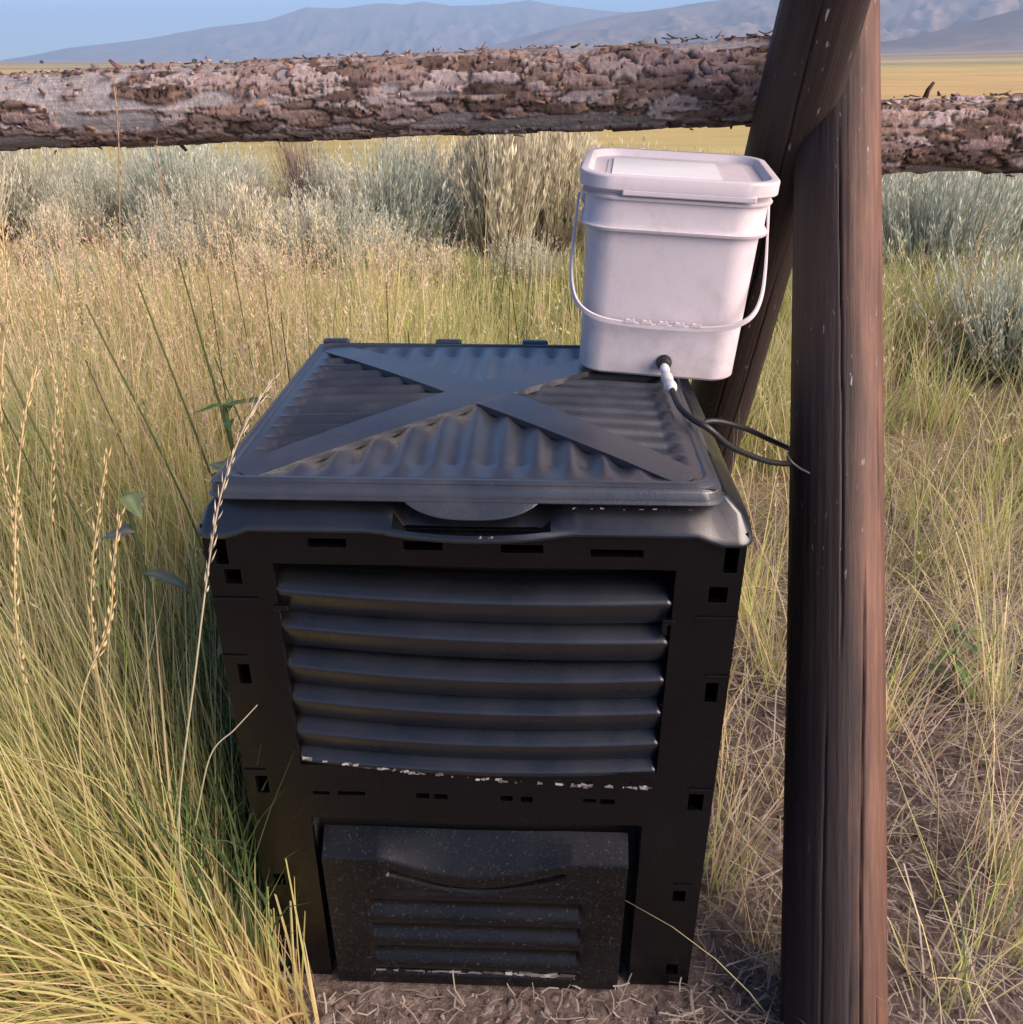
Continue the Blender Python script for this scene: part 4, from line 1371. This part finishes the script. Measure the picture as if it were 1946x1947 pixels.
V, F, C = join([clods(3800, (-0.6, 1.5), (0.78, 2.2), 0.0012, 0.013), clods(1500, (-0.55, 0.5), (0.85, 1.07), 0.001, 0.009)])
new_obj("soil_clod", np_mesh("soil_clod", V, F, M_CLOD, C), kind="stuff", label="crumbly brown clods and small stones on the bare soil", cat="soil")

# pale chips caught in the bin's slots
V, F, C = [], [], []
BM_ = np.array(BIN.matrix_basis)
Mb = Matrix.Translation(BIN.location) @ BIN.rotation_euler.to_matrix().to_4x4()
def chip(u, v, z, w, h):
    q0 = len(V)
    j = lambda s: random.uniform(-s, s)
    for a_, b_ in ((-w, -h), (w, -h), (w, h), (-w, h)):
        V.append(tuple(Mb @ Vector((u + a_ + j(w * .3), v + j(0.002), z + b_ + j(h * .4)))))
    F.append((q0, q0 + 1, q0 + 2, q0 + 3))
    g = random.uniform(0.12, 0.62)
    C.extend([(g, g * 0.95, g * 0.92)] * 4)
for k in range(62):
    u = random.uniform(-0.268, 0.282)
    s = (u - 0.007) / 0.275
    z = 0.515 - 0.022 * s - 0.012 * (1 - s * s) - 0.0085 + random.uniform(-0.001, 0.003)
    chip(u, -0.004, z, random.uniform(0.0010, 0.0060), random.uniform(0.0010, 0.0028))
for k in range(34):
    u = random.uniform(-0.190, 0.180)
    chip(u, -0.0115, 0.034 + random.uniform(-0.002, 0.002), random.uniform(0.003, 0.014), random.uniform(0.002, 0.004))
for k in range(14):
    u = random.uniform(-0.13, 0.13)
    z = 0.318 - 0.044 * math.cos(u / 0.165 * math.pi / 2) ** 1.3 - 0.026
    chip(u, -0.004, z - 0.002, random.uniform(0.002, 0.007), random.uniform(0.001, 0.0025))
for k in range(7):
    u = random.uniform(-0.01, 0.05)
    chip(u, -0.024, 0.9445 + random.uniform(-0.003, 0.003), random.uniform(0.001, 0.004), random.uniform(0.001, 0.002))
for k in range(9):
    chip(random.uniform(0.12, 0.32), -0.003, 0.981 + random.uniform(-0.001, 0.001), random.uniform(0.0006, 0.003), 0.0007)
new_obj("compost_crumb", np_mesh("compost_crumb", np.array(V), np.array(F), M_GRASS, np.array(C)), kind="stuff", label="pale dry crumbs caught in the slots of the compost bin", cat="debris")

# ------------------------------------------------------------------ sagebrush
def sage_mesh(seed, h, w, shoots, leaves, c_leaf, c_tip, c_stem, upright=0.5, twiggy=0.0, lf=0.045):
    r_ = np.random.default_rng(seed)
    n = shoots
    th = np.abs(r_.normal(0, 1, n)); th = np.clip(th, 0, 2.2) / 2.2 * (1.15 - 0.55 * upright)
    az = r_.uniform(0, 2 * np.pi, n)
    lump = 0.55 + 0.90 * fbm(np.cos(az) * 1.8 + 4 + seed, np.sin(az) * 1.8 + th * 2, 2, seed)
    L = h * lump * r_.uniform(0.55, 1.08, n)
    br = r_.uniform(0, 0.14, n) * w
    bx, by = np.cos(az) * br, np.sin(az) * br
    outk = np.sin(th) * (w / h) * 0.95
    t = np.linspace(0, 1, 5)
    def pt(tt):
        # tt (n,m)
        o = outk[:, None] * L[:, None] * (tt ** 0.75) * (1 - 0.12 * tt)
        z = L[:, None] * np.cos(th)[:, None] ** 0.6 * (tt ** 1.15)
        return np.stack([bx[:, None] + np.cos(az)[:, None] * o, by[:, None] + np.sin(az)[:, None] * o, z], -1)
    P = pt(np.tile(t, (n, 1)))
    yaw = r_.uniform(0, 2 * np.pi, n)
    ww = (0.006 * (1 - 0.7 * t))[None, :, None]
    side = np.stack([np.cos(yaw), np.sin(yaw), 0 * yaw], -1)[:, None] * ww
    V1 = np.stack([P - side, P + side], 2).reshape(-1, 3)
    b0 = (np.arange(n) * 10)[:, None]; j = (np.arange(4) * 2)[None]
    F1 = np.stack([b0 + j, b0 + j + 1, b0 + j + 3, b0 + j + 2], -1).reshape(-1, 4)
    cs = np.array(c_stem)[None, None] * (1 - t)[None, :, None] + np.array(c_leaf)[None, None] * t[None, :, None]
    C1 = np.repeat(np.repeat(cs, n, 0)[:, :, None], 2, 2).reshape(-1, 3)
    # leaf slivers
    m = leaves
    tt = r_.uniform(0.16 + 0.45 * twiggy, 1.0, (n, m)) ** 0.8
    Q = pt(tt)
    Q2 = pt(np.minimum(tt + 0.03, 1.1))
    dv = Q2 - Q; dv /= np.linalg.norm(dv, axis=-1, keepdims=True) + 1e-9
    rd = r_.normal(0, 1, (n, m, 3)); rd /= np.linalg.norm(rd, axis=-1, keepdims=True)
    dirv = dv * 0.9 + rd * 0.38
    dirv[..., 2] += 0.35
    dirv /= np.linalg.norm(dirv, axis=-1, keepdims=True)
    Q = Q + rd * 0.012
    sv = np.cross(dirv, r_.normal(0, 1, (n, m, 3))); sv /= np.linalg.norm(sv, axis=-1, keepdims=True) + 1e-9
    ll = (lf * r_.uniform(0.6, 1.3, (n, m)))[..., None]
    lw = ll * 0.085
    V2 = np.stack([Q - sv * lw * 0.5, Q + dirv * ll * 0.5 - sv * lw, Q + dirv * ll, Q + dirv * ll * 0.5 + sv * lw], 2).reshape(-1, 3)
    F2 = np.arange(len(V2)).reshape(-1, 4)
    shade = r_.uniform(0.7, 1.2, (n, 1, 1)) * r_.uniform(0.85, 1.15, (n, m, 1))
    tm = np.clip((tt[..., None] - 0.5) * 2, 0, 1) ** 1.5
    c2 = (np.array(c_leaf) * (1 - tm) + np.array(c_tip) * tm) * shade
    C2 = np.repeat(c2[:, :, None], 4, 2).reshape(-1, 3)
    return (V1, F1, C1), (V2, F2, C2)


GREY = ((0.50, 0.52, 0.40), (0.68, 0.65, 0.49), (0.24, 0.17, 0.14))
BLUE = ((0.45, 0.50, 0.40), (0.58, 0.60, 0.47), (0.20, 0.15, 0.13))
YELL = ((0.55, 0.52, 0.37), (0.68, 0.62, 0.45), (0.42, 0.34, 0.25))
DEAD = ((0.24, 0.19, 0.17), (0.34, 0.27, 0.23), (0.13, 0.09, 0.08))
variants = {}
def variant(kind, i):
    key = (kind, i)
    if key not in variants:
        cfg = {'grey': (GREY, 0.45, 0.0), 'blue': (BLUE, 0.4, 0.0), 'yellow': (YELL, 0.85, 0.1), 'dead': (DEAD, 0.6, 0.7)}[kind]
        (cl, ct, cs), up, tw = cfg
        a_, b_ = sage_mesh(hash((kind, i)) % 9973 if False else {'grey': 100, 'blue': 200, 'yellow': 300, 'dead': 400}[kind] + i, 1.0, 1.25 if kind != 'yellow' else 0.95, 420 if kind != 'dead' else 200, 26 if kind != 'dead' else 8, cl, ct, cs, up, tw, 0.055 if kind != 'yellow' else 0.075)
        variants[key] = (np_mesh("sage_stem", *a_[:2], M_SAGE, a_[2]), np_mesh("sage_foliage", *b_[:2], M_SAGE, b_[2]))
    return variants[key]


def shrub(x, y, h, kind, i, label, group=None, sx=1.0):
    s_, f_ = variant(kind, i)
    tilt = (random.uniform(-0.14, 0.14), random.uniform(-0.14, 0.14))
    o = bpy.data.objects.new("sagebrush", None)
    COL.objects.link(o)
    o.location = (x, y, float(ground_h(x, y)) - 0.02)
    o.scale = (h * sx, h * sx, h)
    o.rotation_euler = (*tilt, random.uniform(0, 6.28))
    o["label"] = label; o["category"] = "shrub"
    if group:
        o["group"] = group
    new_obj("stem", s_, o)
    new_obj("foliage", f_, o)
    return o


G = "sagebrush in the band beyond the fence"
shrub(-0.10, 7.70, 1.12, 'yellow', 0, "tall feathery yellowish brush just left of the bucket, highest in the sage band", G, 1.0)
shrub(-0.95, 7.9, 0.88, 'blue', 0, "blue-grey sagebrush immediately left of the tall yellowish brush", G, 1.1)
shrub(0.40, 8.1, 0.95, 'yellow', 1, "pale brush directly behind the bucket's upper left edge", G, 0.9)
shrub(-2.25, 8.0, 0.55, 'dead', 0, "dark purplish bare-twigged dead brush low in the middle of the left sage band", G, 1.1)
shrub(-3.2, 8.9, 0.85, 'blue', 1, "pale blue-green sagebrush left of the dark dead brush", G, 1.2)
shrub(-1.55, 7.2, 0.62, 'grey', 0, "low grey-green sagebrush in front, right of the dark dead brush", G, 1.2)
shrub(-2.1, 9.6, 1.02, 'dead', 1, "thin reddish-brown twiggy brush poking up under the left rail", G, 0.5)
shrub(2.75, 4.65, 0.62, 'blue', 2, "low bluish-green sagebrush at the right edge of the photo, nearest of all", G, 1.3)
shrub(3.05, 6.4, 0.92, 'blue', 3, "broad green-grey sagebrush under the right-hand rail beside the post", G, 1.2)
shrub(4.15, 6.6, 0.98, 'grey', 1, "grey-green sagebrush under the right-hand rail at the photo's edge", G, 1.2)
spots = []
low = [(-4.2, 6.6, 0.36, 'grey', "small grey sagebrush sprig in the grass near the left edge"), (-3.1, 6.3, 0.30, 'blue', "small bluish sagebrush sprig rising from the grass at left"),
       (-2.5, 6.9, 0.42, 'grey', "low grey sagebrush at the grass edge left of the dead brush"), (-1.75, 6.4, 0.33, 'yellow', "small straw-tipped sprig in the grass, left of the bin's lid"),
       (-1.05, 6.7, 0.44, 'grey', "low grey sagebrush at the grass edge above the lid's left half"), (-0.55, 6.3, 0.36, 'yellow', "low straw-coloured brush in the grass above the lid's centre"),
       (0.1, 6.6, 0.40, 'grey', "low grey sagebrush in the grass just left of the bucket handle"), (-5.0, 7.6, 0.5, 'blue', "bluish sagebrush at the far left beneath the rail's end")]
for x, y, h, kd, lab in low:
    shrub(x, y, h, kd, int(abs(x) * 3) % 4, lab, G, 1.2)
r2 = np.random.default_rng(5)
tries = 0
while len(spots) < 74 and tries < 9000:
    tries += 1
    y = r2.uniform(7.0, 11.8)
    x = r2.uniform(-0.68, 0.68) * y
    if abs(x - 0.2) < 0.9 and y < 8.6: continue
    if x > 0.7 and y < 6.9: continue
    if -3.6 < x < -0.3 and y < 8.4 and r2.random() < 0.35: continue
    if any((x - a_) ** 2 + (y - b_) ** 2 < 0.60 for a_, b_ in spots): continue
    spots.append((x, y))
ORD = ["leftmost", "second from the left", "third from the left", "fourth from the left", "fifth from the left", "sixth from the left", "seventh from the left", "eighth from the left", "ninth from the left",
       "tenth from the left", "eleventh from the left", "twelfth from the left", "thirteenth from the left", "fourteenth from the left", "fifteenth from the left", "sixteenth from the left",
       "seventeenth from the left", "eighteenth from the left", "nineteenth from the left", "twentieth from the left"]
ORD += ["%s from the left" % w for w in ("twenty-first", "twenty-second", "twenty-third", "twenty-fourth", "twenty-fifth", "twenty-sixth", "twenty-seventh", "twenty-eighth", "twenty-ninth", "thirtieth", "thirty-first", "thirty-second", "thirty-third", "thirty-fourth", "thirty-fifth")]
ROWS = [(0, 8.4, "front row"), (8.4, 9.6, "second row back"), (9.6, 10.8, "third row back"), (10.8, 12.0, "fourth row back"), (12.0, 13.2, "fifth row back"), (13.2, 99, "rearmost row")]
place = {}
for lo, hi, rn in ROWS:
    for q, sp in enumerate(sorted([p_ for p_ in spots if lo <= p_[1] < hi], key=lambda p_: p_[0] / p_[1])):
        place[sp] = "%s in the %s beyond the grass" % (ORD[q], rn)
for i, (x, y) in enumerate(spots):
    kd = ['grey', 'grey', 'blue', 'yellow', 'grey'][i % 5]
    hgt = r2.uniform(0.46, 0.95) - 0.020 * (y - 7)
    if x > 0.5:
        hgt *= 1.02
    lab = {'grey': 'pale grey-green sagebrush', 'blue': 'bluish sagebrush', 'yellow': 'straw-tipped sagebrush'}[kd] + ', ' + place[(x, y)]
    cap = 1.50 - 0.082 * y
    shrub(x, y, max(min(hgt, cap * r2.uniform(0.55, 1.12)), 0.30), kd, i % 4, lab, G, r2.uniform(0.9, 1.6))

# tiny far trees on the plain at the left
M_TREE = colattr("far_tree", 0.9)
for k, (az, d) in enumerate([(-25.2, 640), (-20.3, 560), (-17.6, 600), (-16.2, 640), (12.5, 900)]):
    x, y = d * math.sin(math.radians(az)), d * math.cos(math.radians(az))
    t = bpy.data.objects.new("tree", None); COL.objects.link(t)
    t.location = (x, y, float(ground_h(x, y)))
    t["label"] = ["lone dark tree far off on the plain, farthest left", "small dark far tree second from the left on the plain", "small dark far tree third from the left on the plain",
                  "low spreading far tree, fourth from the left on the plain", "far dark tree on the plain hidden near the crossed legs"][k]
    t["category"] = "tree"
    hh = 1.3 + 0.5 * (k % 3)
    new_obj("trunk", tube("trunk", [(0, 0, -0.3), (0.05, 0, hh * 0.3), (0, 0.05, hh * 0.6)], [0.25, 0.2, 0.1], simple_bark, 8), t)
    n = 500
    q = rng.normal(0, 1, (n, 3)); q /= np.linalg.norm(q, axis=1, keepdims=True); q *= rng.uniform(0.35, 1, (n, 1)) ** 0.5
    q = q * np.array([hh * 0.55, hh * 0.55, hh * 0.42]) * (0.8 + 0.4 * rng.random((n, 1))) + np.array([0, 0, hh * 0.62])
    a_ = rng.normal(0, 0.25, (n, 4, 3))
    V = (q[:, None] + a_).reshape(-1, 3)
    new_obj("crown", np_mesh("crown", V, np.arange(4 * n).reshape(-1, 4), M_TREE, np.tile(np.array((0.05, 0.065, 0.035)), (4 * n, 1)) * rng.uniform(0.6, 1.3, (4 * n, 1))), t)

# ------------------------------------------------------------------ individual seed-headed grass stems
def seed_stem(pts, head_from, rad, col, head_w, label, group=None, green=(0.33, 0.36, 0.14)):
    pts = [Vector(p) for p in pts]
    z0 = float(ground_h(pts[0].x, pts[0].y))
    org = Vector((pts[0].x, pts[0].y, z0))
    P = smooth_path([tuple(p - org) for p in pts], 10)
    seg = np.linalg.norm(np.diff(P, axis=0), axis=1); s = np.concatenate([[0], np.cumsum(seg)]) / seg.sum()
    t = bpy.data.objects.new("grass_stem", None); COL.objects.link(t)
    t.location = org
    t["label"] = label; t["category"] = "grass stem"
    if group: t["group"] = group
    v, f = tube_arrays(P, rad * (1.15 - 0.6 * s), 6)
    cs = np.array(green)[None] * (1 - s)[:, None] + np.array(col)[None] * s[:, None]
    new_obj("stalk", np_mesh("stalk", v, f, M_GRASS, np.tile(cs, (6, 1)), smooth=True), t)
    if head_w > 0:
        Vv, Ff, Cc = [], [], []
        L = seg.sum() * (1 - head_from)
        nsp = max(6, int(L / 0.0095))
        for k in range(nsp):
            if random.random() < 0.12:
                continue
            tt = head_from + (1 - head_from) * (k + 0.5) / nsp
            c = np.array([np.interp(tt, s, P[:, i]) for i in range(3)])
            c2 = np.array([np.interp(min(tt + 0.03, 1), s, P[:, i]) for i in range(3)])
            d = c2 - c
            if np.linalg.norm(d) < 1e-6:
                d = P[-1] - P[-3]
            d /= np.linalg.norm(d)
            sd_ = np.cross(d, (0.3, 1, 0.1)); sd_ /= np.linalg.norm(sd_)
            bn = np.cross(sd_, d)
            sg = 1 if k % 2 else -1
            ax_ = d * 0.95 + sd_ * sg * random.uniform(0.02, 0.30) + bn * random.uniform(-0.15, 0.15); ax_ /= np.linalg.norm(ax_)
            w = head_w * 0.78 * (1 - 0.35 * k / nsp) * random.uniform(0.6, 1.3)
            ln = 0.022 * random.uniform(0.65, 1.3)
            b0 = c + sd_ * sg * w * 0.25
            q0 = len(Vv)
            Vv += [b0, b0 + ax_ * ln * 0.45 + sd_ * sg * w * 0.5, b0 + ax_ * ln * 0.45 + bn * w * 0.45, b0 + ax_ * ln * 0.45 - sd_ * sg * w * 0.3, b0 + ax_ * ln * 0.45 - bn * w * 0.45, b0 + ax_ * ln]
            for a_ in range(4):
                b_ = (a_ + 1) % 4
                Ff += [(q0, q0 + 1 + b_, q0 + 1 + a_), (q0 + 5, q0 + 1 + a_, q0 + 1 + b_)]
            g = random.uniform(0.85, 1.15)
            Cc += [tuple(x_ * g for x_ in col)] * 6
        new_obj("seed_head", np_mesh("seed_head", np.array(Vv), np.array(Ff), M_GRASS, np.array(Cc), smooth=True), t)
    return t


WH = (0.72, 0.58, 0.36); WH2 = (0.78, 0.62, 0.34); PALE = (0.78, 0.68, 0.52)
seed_stem([(-0.50, 0.90, 0.0), (-0.475, 0.90, 0.35), (-0.459, 0.90, 0.577), (-0.403, 0.93, 0.833), (-0.363, 0.96, 1.009), (-0.336, 0.97, 1.089), (-0.308, 0.98, 1.146), (-0.279, 1.0, 1.188)], 0.76, 0.0016, PALE, 0.0042,
          "long pale seed-headed grass stem crossing in front of the bin's left corner")
seed_stem([(-0.70, 1.48, 0.0), (-0.60, 1.5, 0.5), (-0.556, 1.5, 0.721), (-0.489, 1.5, 0.917), (-0.434, 1.5, 1.083), (-0.393, 1.5, 1.186)], 0.6, 0.0017, WH, 0.0052,
          "grass stem arching up to the right behind the bin's upper left corner")
seed_stem([(-0.62, 1.08, 0.0), (-0.63, 1.08, 0.4), (-0.633, 1.1, 0.657), (-0.61, 1.1, 0.83), (-0.58, 1.12, 0.957), (-0.56, 1.14, 1.034)], 0.72, 0.0018, WH2, 0.0075,
          "thick-headed golden grass stem left of the bin, taller of the close pair")
seed_stem([(-0.68, 0.98, 0.0), (-0.65, 0.99, 0.4), (-0.615, 1.0, 0.688), (-0.558, 1.03, 0.822), (-0.541, 1.05, 0.912), (-0.528, 1.07, 0.974)], 0.76, 0.0018, WH2, 0.0075,
          "thick-headed golden grass stem left of the bin, shorter of the close pair")
seed_stem([(-0.70, 0.98, 0.0), (-0.69, 0.99, 0.45), (-0.675, 1.0, 0.781), (-0.662, 1.05, 0.961), (-0.643, 1.1, 1.092), (-0.634, 1.15, 1.156)], 0.62, 0.0018, WH2, 0.0070,
          "wavy golden seed head near the left edge, leaning slightly right at mid height")
seed_stem([(-0.86, 1.36, 0.0), (-0.83, 1.38, 0.4), (-0.817, 1.4, 0.774), (-0.781, 1.45, 1.005), (-0.798, 1.5, 1.129), (-0.806, 1.55, 1.269)], 0.6, 0.0018, WH2, 0.0065,
          "tall golden grass stem at left reaching toward the rail, bending left")
seed_stem([(-0.80, 1.16, 0.0), (-0.78, 1.18, 0.5), (-0.75, 1.2, 0.97), (-0.712, 1.2, 1.133), (-0.71, 1.25, 1.21), (-0.715, 1.3, 1.317)], 0.62, 0.0018, WH2, 0.0065,
          "golden grass stem running up along the left edge of the photo")
seed_stem([(-0.84, 1.8, 0.0), (-0.81, 1.8, 0.6), (-0.79, 1.8, 1.051), (-0.736, 1.8, 1.377), (-0.723, 1.8, 1.489)], 0.86, 0.0020, (0.62, 0.44, 0.28), 0.004,
          "tallest dry stalk at left, its tip standing in front of the rail")
seed_stem([(-0.92, 1.58, 0.0), (-0.90, 1.6, 0.45), (-0.885, 1.6, 0.786), (-0.845, 1.65, 1.04), (-0.844, 1.7, 1.197)], 0.58, 0.0018, WH2, 0.006,
          "upright golden grass stem left of the bin in front of the pale sage")
seed_stem([(-0.72, 1.85, 0.0), (-0.70, 1.85, 0.7), (-0.69, 1.85, 1.2), (-0.685, 1.85, 1.375)], 0.88, 0.0018, (0.62, 0.44, 0.28), 0.004,
          "short-tipped dry stalk just right of the tallest stalk, before the rail")
seed_stem([(-0.50, 2.0, 0.0), (-0.47, 2.0, 0.8), (-0.455, 2.0, 1.26), (-0.485, 2.0, 1.37), (-0.50, 2.0, 1.41)], 0.9, 0.0016, (0.50, 0.38, 0.22), 0.0035,
          "thin bent stalk with its tip before the middle of the left rail")
seed_stem([(-0.45, 0.93, 0.55), (-0.42, 0.955, 0.655), (-0.385, 0.97, 0.69), (-0.352, 0.98, 0.724)], 0.99, 0.0012, PALE, 0, "short dry straw slanting in front of the bin's left edge") 
seed_stem([(0.95, 2.1, 0.0), (1.05, 2.15, 0.4), (1.134, 2.2, 0.81), (1.176, 2.3, 1.0), (1.225, 2.4, 1.12), (1.26, 2.42, 1.15)], 0.80, 0.0018, (0.66, 0.54, 0.36), 0.006,
          "nodding pale grass stem right of the post under the right rail")
seed_stem([(1.12, 2.0, 0.0), (1.13, 2.0, 0.45), (1.17, 2.05, 0.68), (1.24, 2.08, 0.74), (1.28, 2.1, 0.68)], 0.84, 0.0016, (0.66, 0.54, 0.36), 0.005,
          "drooping hooked grass stem at the right edge below the sage")
seed_stem([(0.84, 1.22, 0.0), (0.799, 1.25, 0.292), (0.76, 1.28, 0.42), (0.727, 1.3, 0.5)], 0.9, 0.0014, (0.60, 0.49, 0.33), 0.003, "slanting dry stem close to the right side of the post")
# bare dark culms rising behind the bin
CX = [-1.25, -1.05, -0.95, -0.83, -0.72, -0.60, -0.50, -0.41, -0.30, -0.21, -0.10, -0.02, 0.08, 0.15, -0.9, -0.66]
for k in range(16):
    x = CX[k]
    y = 2.15 + 0.9 * random.random()
    hh = random.uniform(0.78, 0.98)
    ln = random.uniform(-0.16, 0.02)
    o = seed_stem([(x, y, 0.0), (x + ln * 0.3, y, hh * 0.5), (x + ln, y, hh)], 0.85, 0.0024, (0.12, 0.11, 0.05), 0.0, "slim dark green culm behind the bin, %s of the dark culms" % ORD[sorted(CX, key=lambda q: q).index(x)], "dark culms behind the bin", green=(0.09, 0.14, 0.05))
    if k == 0: pass

for pts_, lab in (([(-0.59, 1.80, 0), (-0.66, 1.84, 0.55), (-0.79, 1.90, 1.10)], "stout dark green stem leaning left from beside the lid, nearest the bin"),
                  ([(-0.66, 1.78, 0), (-0.73, 1.82, 0.55), (-0.90, 1.88, 1.06)], "stout dark green stem leaning left, second from the bin"),
                  ([(-0.62, 1.95, 0), (-0.66, 1.98, 0.55), (-0.74, 2.02, 1.13)], "tall upright dark green stem just behind the two stout leaning ones"),
                  ([(-0.82, 1.62, 0), (-0.88, 1.66, 0.5), (-1.01, 1.72, 0.98)], "dark green stem leaning left in the middle of the left meadow")):
    seed_stem(pts_, 0.9, 0.0034, (0.17, 0.19, 0.07), 0.0, lab, green=(0.12, 0.19, 0.06))

# ------------------------------------------------------------------ broad-leaved weeds
def leaf_mesh(L, W, c, droop=0.3, fold=0.25):
    n, m = 12, 5
    t = np.linspace(0, 1, n)
    w = W * np.sin(np.pi * t ** 0.8) ** 0.9 * (1 - 0.15 * t)
    rows = []
    for k in range(m):
        s = k / (m - 1) * 2 - 1
        rows.append(np.stack([t * L, s * w / 2, np.abs(s) * fold * w / 2 - droop * L * t ** 2 + 0.02 * L * np.sin(t * 9 + s)], -1))
    P = np.stack(rows, 1).reshape(-1, 3)
    cc = np.tile(np.array(c), (len(P), 1))
    cc[::1] *= np.repeat(np.ones(n), m)[:, None]
    mid = np.tile(np.array([0, 0, 1, 0, 0]), n)[:, None]
    return np_mesh("leaf", P, grid_faces(n, m), M_LEAF, cc * (1 + 0.5 * mid), smooth=True)


def weed(x, y, H, leaves, c, label):
    z0 = float(ground_h(x, y))
    t = bpy.data.objects.new("leafy_weed", None); COL.objects.link(t); t.location = (x, y, z0)
    t["label"] = label; t["category"] = "weed"
    new_obj("stem", np_mesh("stem", *tube_arrays(smooth_path([(0, 0, 0), (0.02, 0, H * 0.5), (0.0, 0.01, H)], 5), 0.004, 6), M_LEAF, np.tile(np.array((0.16, 0.20, 0.08)), (66, 1)), smooth=True), t)
    for (z, az, L, W, el, dr) in leaves:
        o = new_obj("leaf", leaf_mesh(L * 0.75, W * 0.70, [q * random.uniform(0.85, 1.2) for q in c], dr), t)
        o.location = (0.01, 0, z * H)
        o.rotation_euler = (random.uniform(-0.4, 0.4), -el, az)


weed(-0.535, 1.56, 0.955, [(1.0, 3.2, 0.105, 0.030, 0.05, 0.35), (1.0, 0.25, 0.105, 0.028, 0.25, 0.2), (0.99, 1.6, 0.05, 0.024, 0.7, 0.2), (0.97, -1.4, 0.06, 0.03, 0.3, 0.4), (0.90, 0.5, 0.09, 0.04, 0.1, 0.4), (0.86, 2.7, 0.09, 0.04, 0.1, 0.5), (0.78, -0.6, 0.11, 0.05, 0.0, 0.5), (0.7, 2.0, 0.10, 0.05, 0.1, 0.5)],
     (0.10, 0.17, 0.06), "broad-leaved weed with a level leaf pair beside the lid's left edge")
weed(-0.475, 1.36, 0.93, [(0.99, 0.2, 0.09, 0.045, 0.35, 0.4), (0.98, 2.6, 0.08, 0.045, 0.3, 0.4), (0.95, -1.2, 0.10, 0.05, 0.2, 0.5), (0.86, 3.4, 0.11, 0.06, 0.0, 0.5), (0.78, 0.9, 0.11, 0.06, 0.0, 0.5), (0.68, -2.0, 0.12, 0.06, 0.0, 0.5)],
     (0.19, 0.26, 0.14), "pale blue-green weed tucked against the bin's left shoulder")
weed(-0.69, 1.42, 0.86, [(0.99, -1.0, 0.085, 0.05, 0.1, 0.5), (0.97, 1.2, 0.08, 0.05, 0.2, 0.5), (0.9, 3.0, 0.10, 0.055, 0.1, 0.5), (0.8, 0.0, 0.11, 0.06, 0.0, 0.5)],
     (0.19, 0.25, 0.15), "grey-leaved weed among the grass well left of the bin")
weed(1.16, 1.93, 0.20, [(1.0, 2.6, 0.07, 0.026, 0.3, 0.3), (0.95, 0.3, 0.08, 0.03, 0.3, 0.3), (0.9, -1.2, 0.09, 0.03, 0.1, 0.4), (0.7, 3.6, 0.10, 0.04, 0.1, 0.4), (0.6, 1.4, 0.10, 0.035, 0.1, 0.4), (0.5, 5.0, 0.10, 0.04, 0.1, 0.4), (0.8, 4.4, 0.08, 0.03, 0.3, 0.3), (0.3, 2.2, 0.12, 0.04, 0.1, 0.4)],
     (0.16, 0.24, 0.11), "green leafy weed at the right edge above the bare soil")
print("verts total", sum(len(o.data.vertices) for o in bpy.data.objects if o.type == 'MESH'), "tris approx", sum(len(o.data.polygons) * 2 for o in bpy.data.objects if o.type == 'MESH'))
